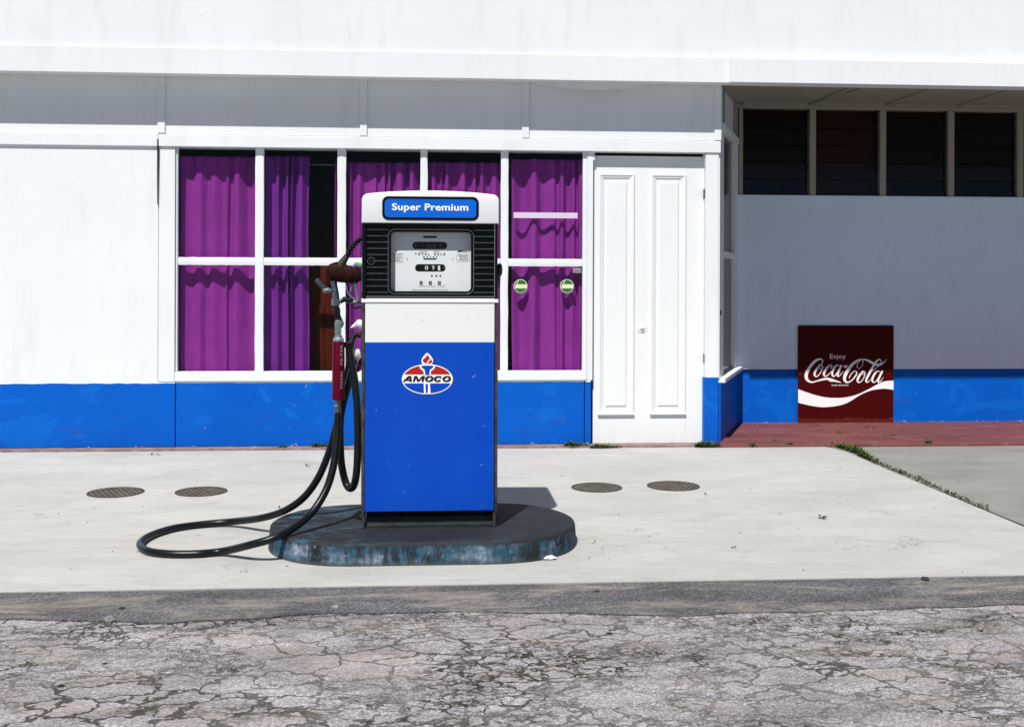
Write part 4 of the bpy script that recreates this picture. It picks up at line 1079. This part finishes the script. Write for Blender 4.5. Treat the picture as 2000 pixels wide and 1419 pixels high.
cover(1165.5, 952, .141, 'round iron cover just right of the pump shadow')
cover(1315, 949, .147, 'round iron cover below the blue post right of the white door')

# ------------------------------------------------------------------ weeds, litter, stones
def leaves(mb, cx, cy, rx, ry, n, size, h=.02, rnd=random, z0_=0., mi=None):
    for _ in range(n):
        a = rnd.uniform(0, 6.283); q = math.sqrt(rnd.random()); x = cx+rx*q*math.cos(a); y = cy+ry*q*math.sin(a); z = z0_+rnd.uniform(.001, h)*(1-q*.6)
        d_ = rnd.uniform(0, 6.283); l = size*rnd.uniform(.5, 1.3); wd = l*rnd.uniform(.35, .6); tl = rnd.uniform(-.2, .9)
        ux, uy = math.cos(d_), math.sin(d_); v0 = Vector((x, y, z)); du = Vector((ux*l, uy*l, l*tl)); dv = Vector((-uy*wd, ux*wd, rnd.uniform(-.3, .3)*wd))
        m_i = mi if mi is not None else (0 if rnd.random() < .72 else 1)
        mb.add([v0, v0+du*.5+dv*.5, v0+du, v0+du*.5-dv*.5], [(0,1,2,3)], m_i)
def weed(px0, px1, py, label, dens=1., h=.018):
    a = oz(px0, py); b = oz(px1, py); c_ = (a+b)/2; mb = MB(); rnd = random.Random(int(px0))
    leaves(mb, c_.x, c_.y, (b.x-a.x)/2, .022, int(1500*(b.x-a.x)*dens), .017, h*1.9, rnd, .004)
    leaves(mb, c_.x-(b.x-a.x)*.2, c_.y, (b.x-a.x)*.25, .028, int(900*(b.x-a.x)*dens), .019, h*2.3, rnd, .004)
    props(mb.build('weed', [LEAF, DRY]), label, 'weed', 'small green weeds along the foot of the wall')
weed(544, 562, 876.5, 'tiny green weed at the wall foot left of the hose', 1., .010)
weed(608, 642, 875.5, 'low green weed at the wall foot just behind the hose')
weed(1098, 1150, 873.5, 'long low green weed at the wall foot left of the white door', 1.3)
weed(1150, 1212, 874.5, 'sparse trailing green weed under the left edge of the white door', .7, .010)
weed(1356, 1412, 873, 'green weed under the blue post right of the white door', 1.3)
weed(1463, 1478, 872.5, 'small green weed where the red floor meets the pale concrete', .8, .012)
weed(1536, 1551, 871.5, 'tiny green weed in the red floor joint below the red sign', .8, .012)
weed(1806, 1822, 869, 'small green weed at the far right end of the red floor edge', 1., .016)
weed(1602, 1613, 1012, 'lone green sprig lying on the pale concrete forecourt', .45, .004)
mb = MB(); rnd = random.Random(5)
for (a, wd, n_) in (((1622,868),.03,0),):
    pass
seg = [(1622,871,.030),(1640,876,.062),(1660,883,.070),(1680,892,.052),(1698,899,.020),(1715,907,.007),(1735,915,.003),(1750,921,.014),(1765,927,.002),(1790,937,.009),(1829,954,.002),(1870,972,.006),(1930,998,.002)]
for (x0, y0, w0), (x1, y1, w1) in zip(seg, seg[1:]):
    A = oz(x0, y0); Bp = oz(x1, y1); m = int((Bp-A).length/.02)+1
    for k in range(m):
        p_ = A.lerp(Bp, k/m); wd = w0+(w1-w0)*k/m
        leaves(mb, p_.x+.012+wd*.4, p_.y+.006, .02, wd*rnd.uniform(.5,1.5), int(3+wd*900*rnd.uniform(.1,1.5)), .019, .008+wd*.9*rnd.random(), rnd, 0., None if (wd > .024 or rnd.random() < .35) else 1)
props(mb.build('weed_strip', [LEAF, DRY]), 'ragged green and brown weeds growing along the diagonal joint right of the forecourt', 'weeds', None, 'stuff')
mb = MB(); rnd = random.Random(9)
for _ in range(26):
    px, py = rnd.uniform(1440, 1829), rnd.uniform(832, 868); p_ = oz(px, py, ZR); leaves(mb, p_.x, p_.y, .03, .01, rnd.randint(1, 4), .022, .004, rnd, ZR, 1)
for px, py in ((1588,832),(1745,850),(1600,840),(1640,845),(1700,835)): p_ = oz(px, py, ZR); leaves(mb, p_.x, p_.y, .05, .012, 16, .02, .005, rnd, ZR, 1)
for px, py, nn in ((1125,1025,3),(1155,1030,2),(1380,966,3),(1443,1039,2),(545,993,2),(600,911,2),(300,888,5),(310,889,4),(1430,1071,3),(1605,978,1),(1160,1060,2),(480,1116,4),(1200,1005,2)):
    p_ = oz(px, py); leaves(mb, p_.x, p_.y, .02, .01, nn, .018, .004, rnd, 0, 1 if nn < 4 else None)
props(mb.build('leaf_litter', [LEAF, DRY]), 'scattered dry leaf bits on the red entrance floor and forecourt', 'litter', None, 'stuff')

def rock(mb, c, r, seed, mi=0, flat=.6):
    rnd = random.Random(seed); import bmesh
    bm = bmesh.new(); bmesh.ops.create_icosphere(bm, subdivisions=1 if r < .006 else 2, radius=1)
    sx, sy = rnd.uniform(.8, 1.3), rnd.uniform(.7, 1.1)
    vs = []
    for v in bm.verts:
        k = 1+.35*mnoise.noise(v.co*1.3+Vector((seed*3.1, 0, 0))); vs.append(Vector((c.x+v.co.x*k*r*sx, c.y+v.co.y*k*r*sy, c.z+r*flat*.8+v.co.z*k*r*flat)))
    mb.add(vs, [tuple(v.index for v in f.verts) for f in bm.faces], mi); bm.free()
for i, (px, py, r, mt, lab) in enumerate(((1807,1136,.018,DSTONE,'dark lump of asphalt near the right end of the road edge'),(214,1216,.020,STONE,'pale pebble on the road at the far left'),(655,1189,.012,STONE,'pale pebble in the asphalt below the pump island'),(1166,1158,.010,DSTONE,'small black pebble on the dark asphalt right of centre'),(238,1192,.012,DSTONE,'dark pebble on the asphalt above the pale one at left'))):
    mb = MB(); rock(mb, oz(px, py, -.011), r, i+3, 0, .7); props(mb.build('pebble', mt, None, 0), lab, 'pebble')
mb = MB(); rnd = random.Random(21)
for k in range(900):
    py = rnd.choice((rnd.uniform(1135,1200), rnd.uniform(1190,1419), rnd.uniform(1130,1150)))
    px = rnd.uniform(0, 2000)
    z = -.013; rock(mb, oz(px, py, z), rnd.uniform(.0018, .0055)*(1 if rnd.random() < .93 else 1.9), k, rnd.choice((0,0,1)))
for k in range(130):
    px, py = rnd.uniform(100, 1900), rnd.uniform(885, 1128); p_ = oz(px, py)
    rock(mb, p_, rnd.uniform(.0012, .0035), k+900, 1 if rnd.random() < .7 else 0)
props(mb.build('gravel', [STONE, DSTONE]), 'loose grit and small stones scattered over the asphalt and concrete', 'gravel', None, 'stuff')
# crumpled paper at the island's foot
mb = MB(); c_ = oz(1070, 1091); n = 9; rnd = random.Random(2); vs = []
for i in range(n+1):
    for j_ in range(n+1):
        a = i/n-.5; b = j_/n-.5; vs.append((c_.x+a*.065+rnd.uniform(-.004,.004), c_.y+b*.045+rnd.uniform(-.004,.004), .004+.016*max(0, 1-4*(a*a+b*b))*rnd.uniform(.2,1.)+rnd.uniform(0,.004)))
mb.add(vs, [(i*(n+1)+j_, (i+1)*(n+1)+j_, (i+1)*(n+1)+j_+1, i*(n+1)+j_+1) for i in range(n) for j_ in range(n)])
props(mb.build('crumpled_paper', PAPER), 'small crumpled white paper scrap on the concrete against the island', 'litter')
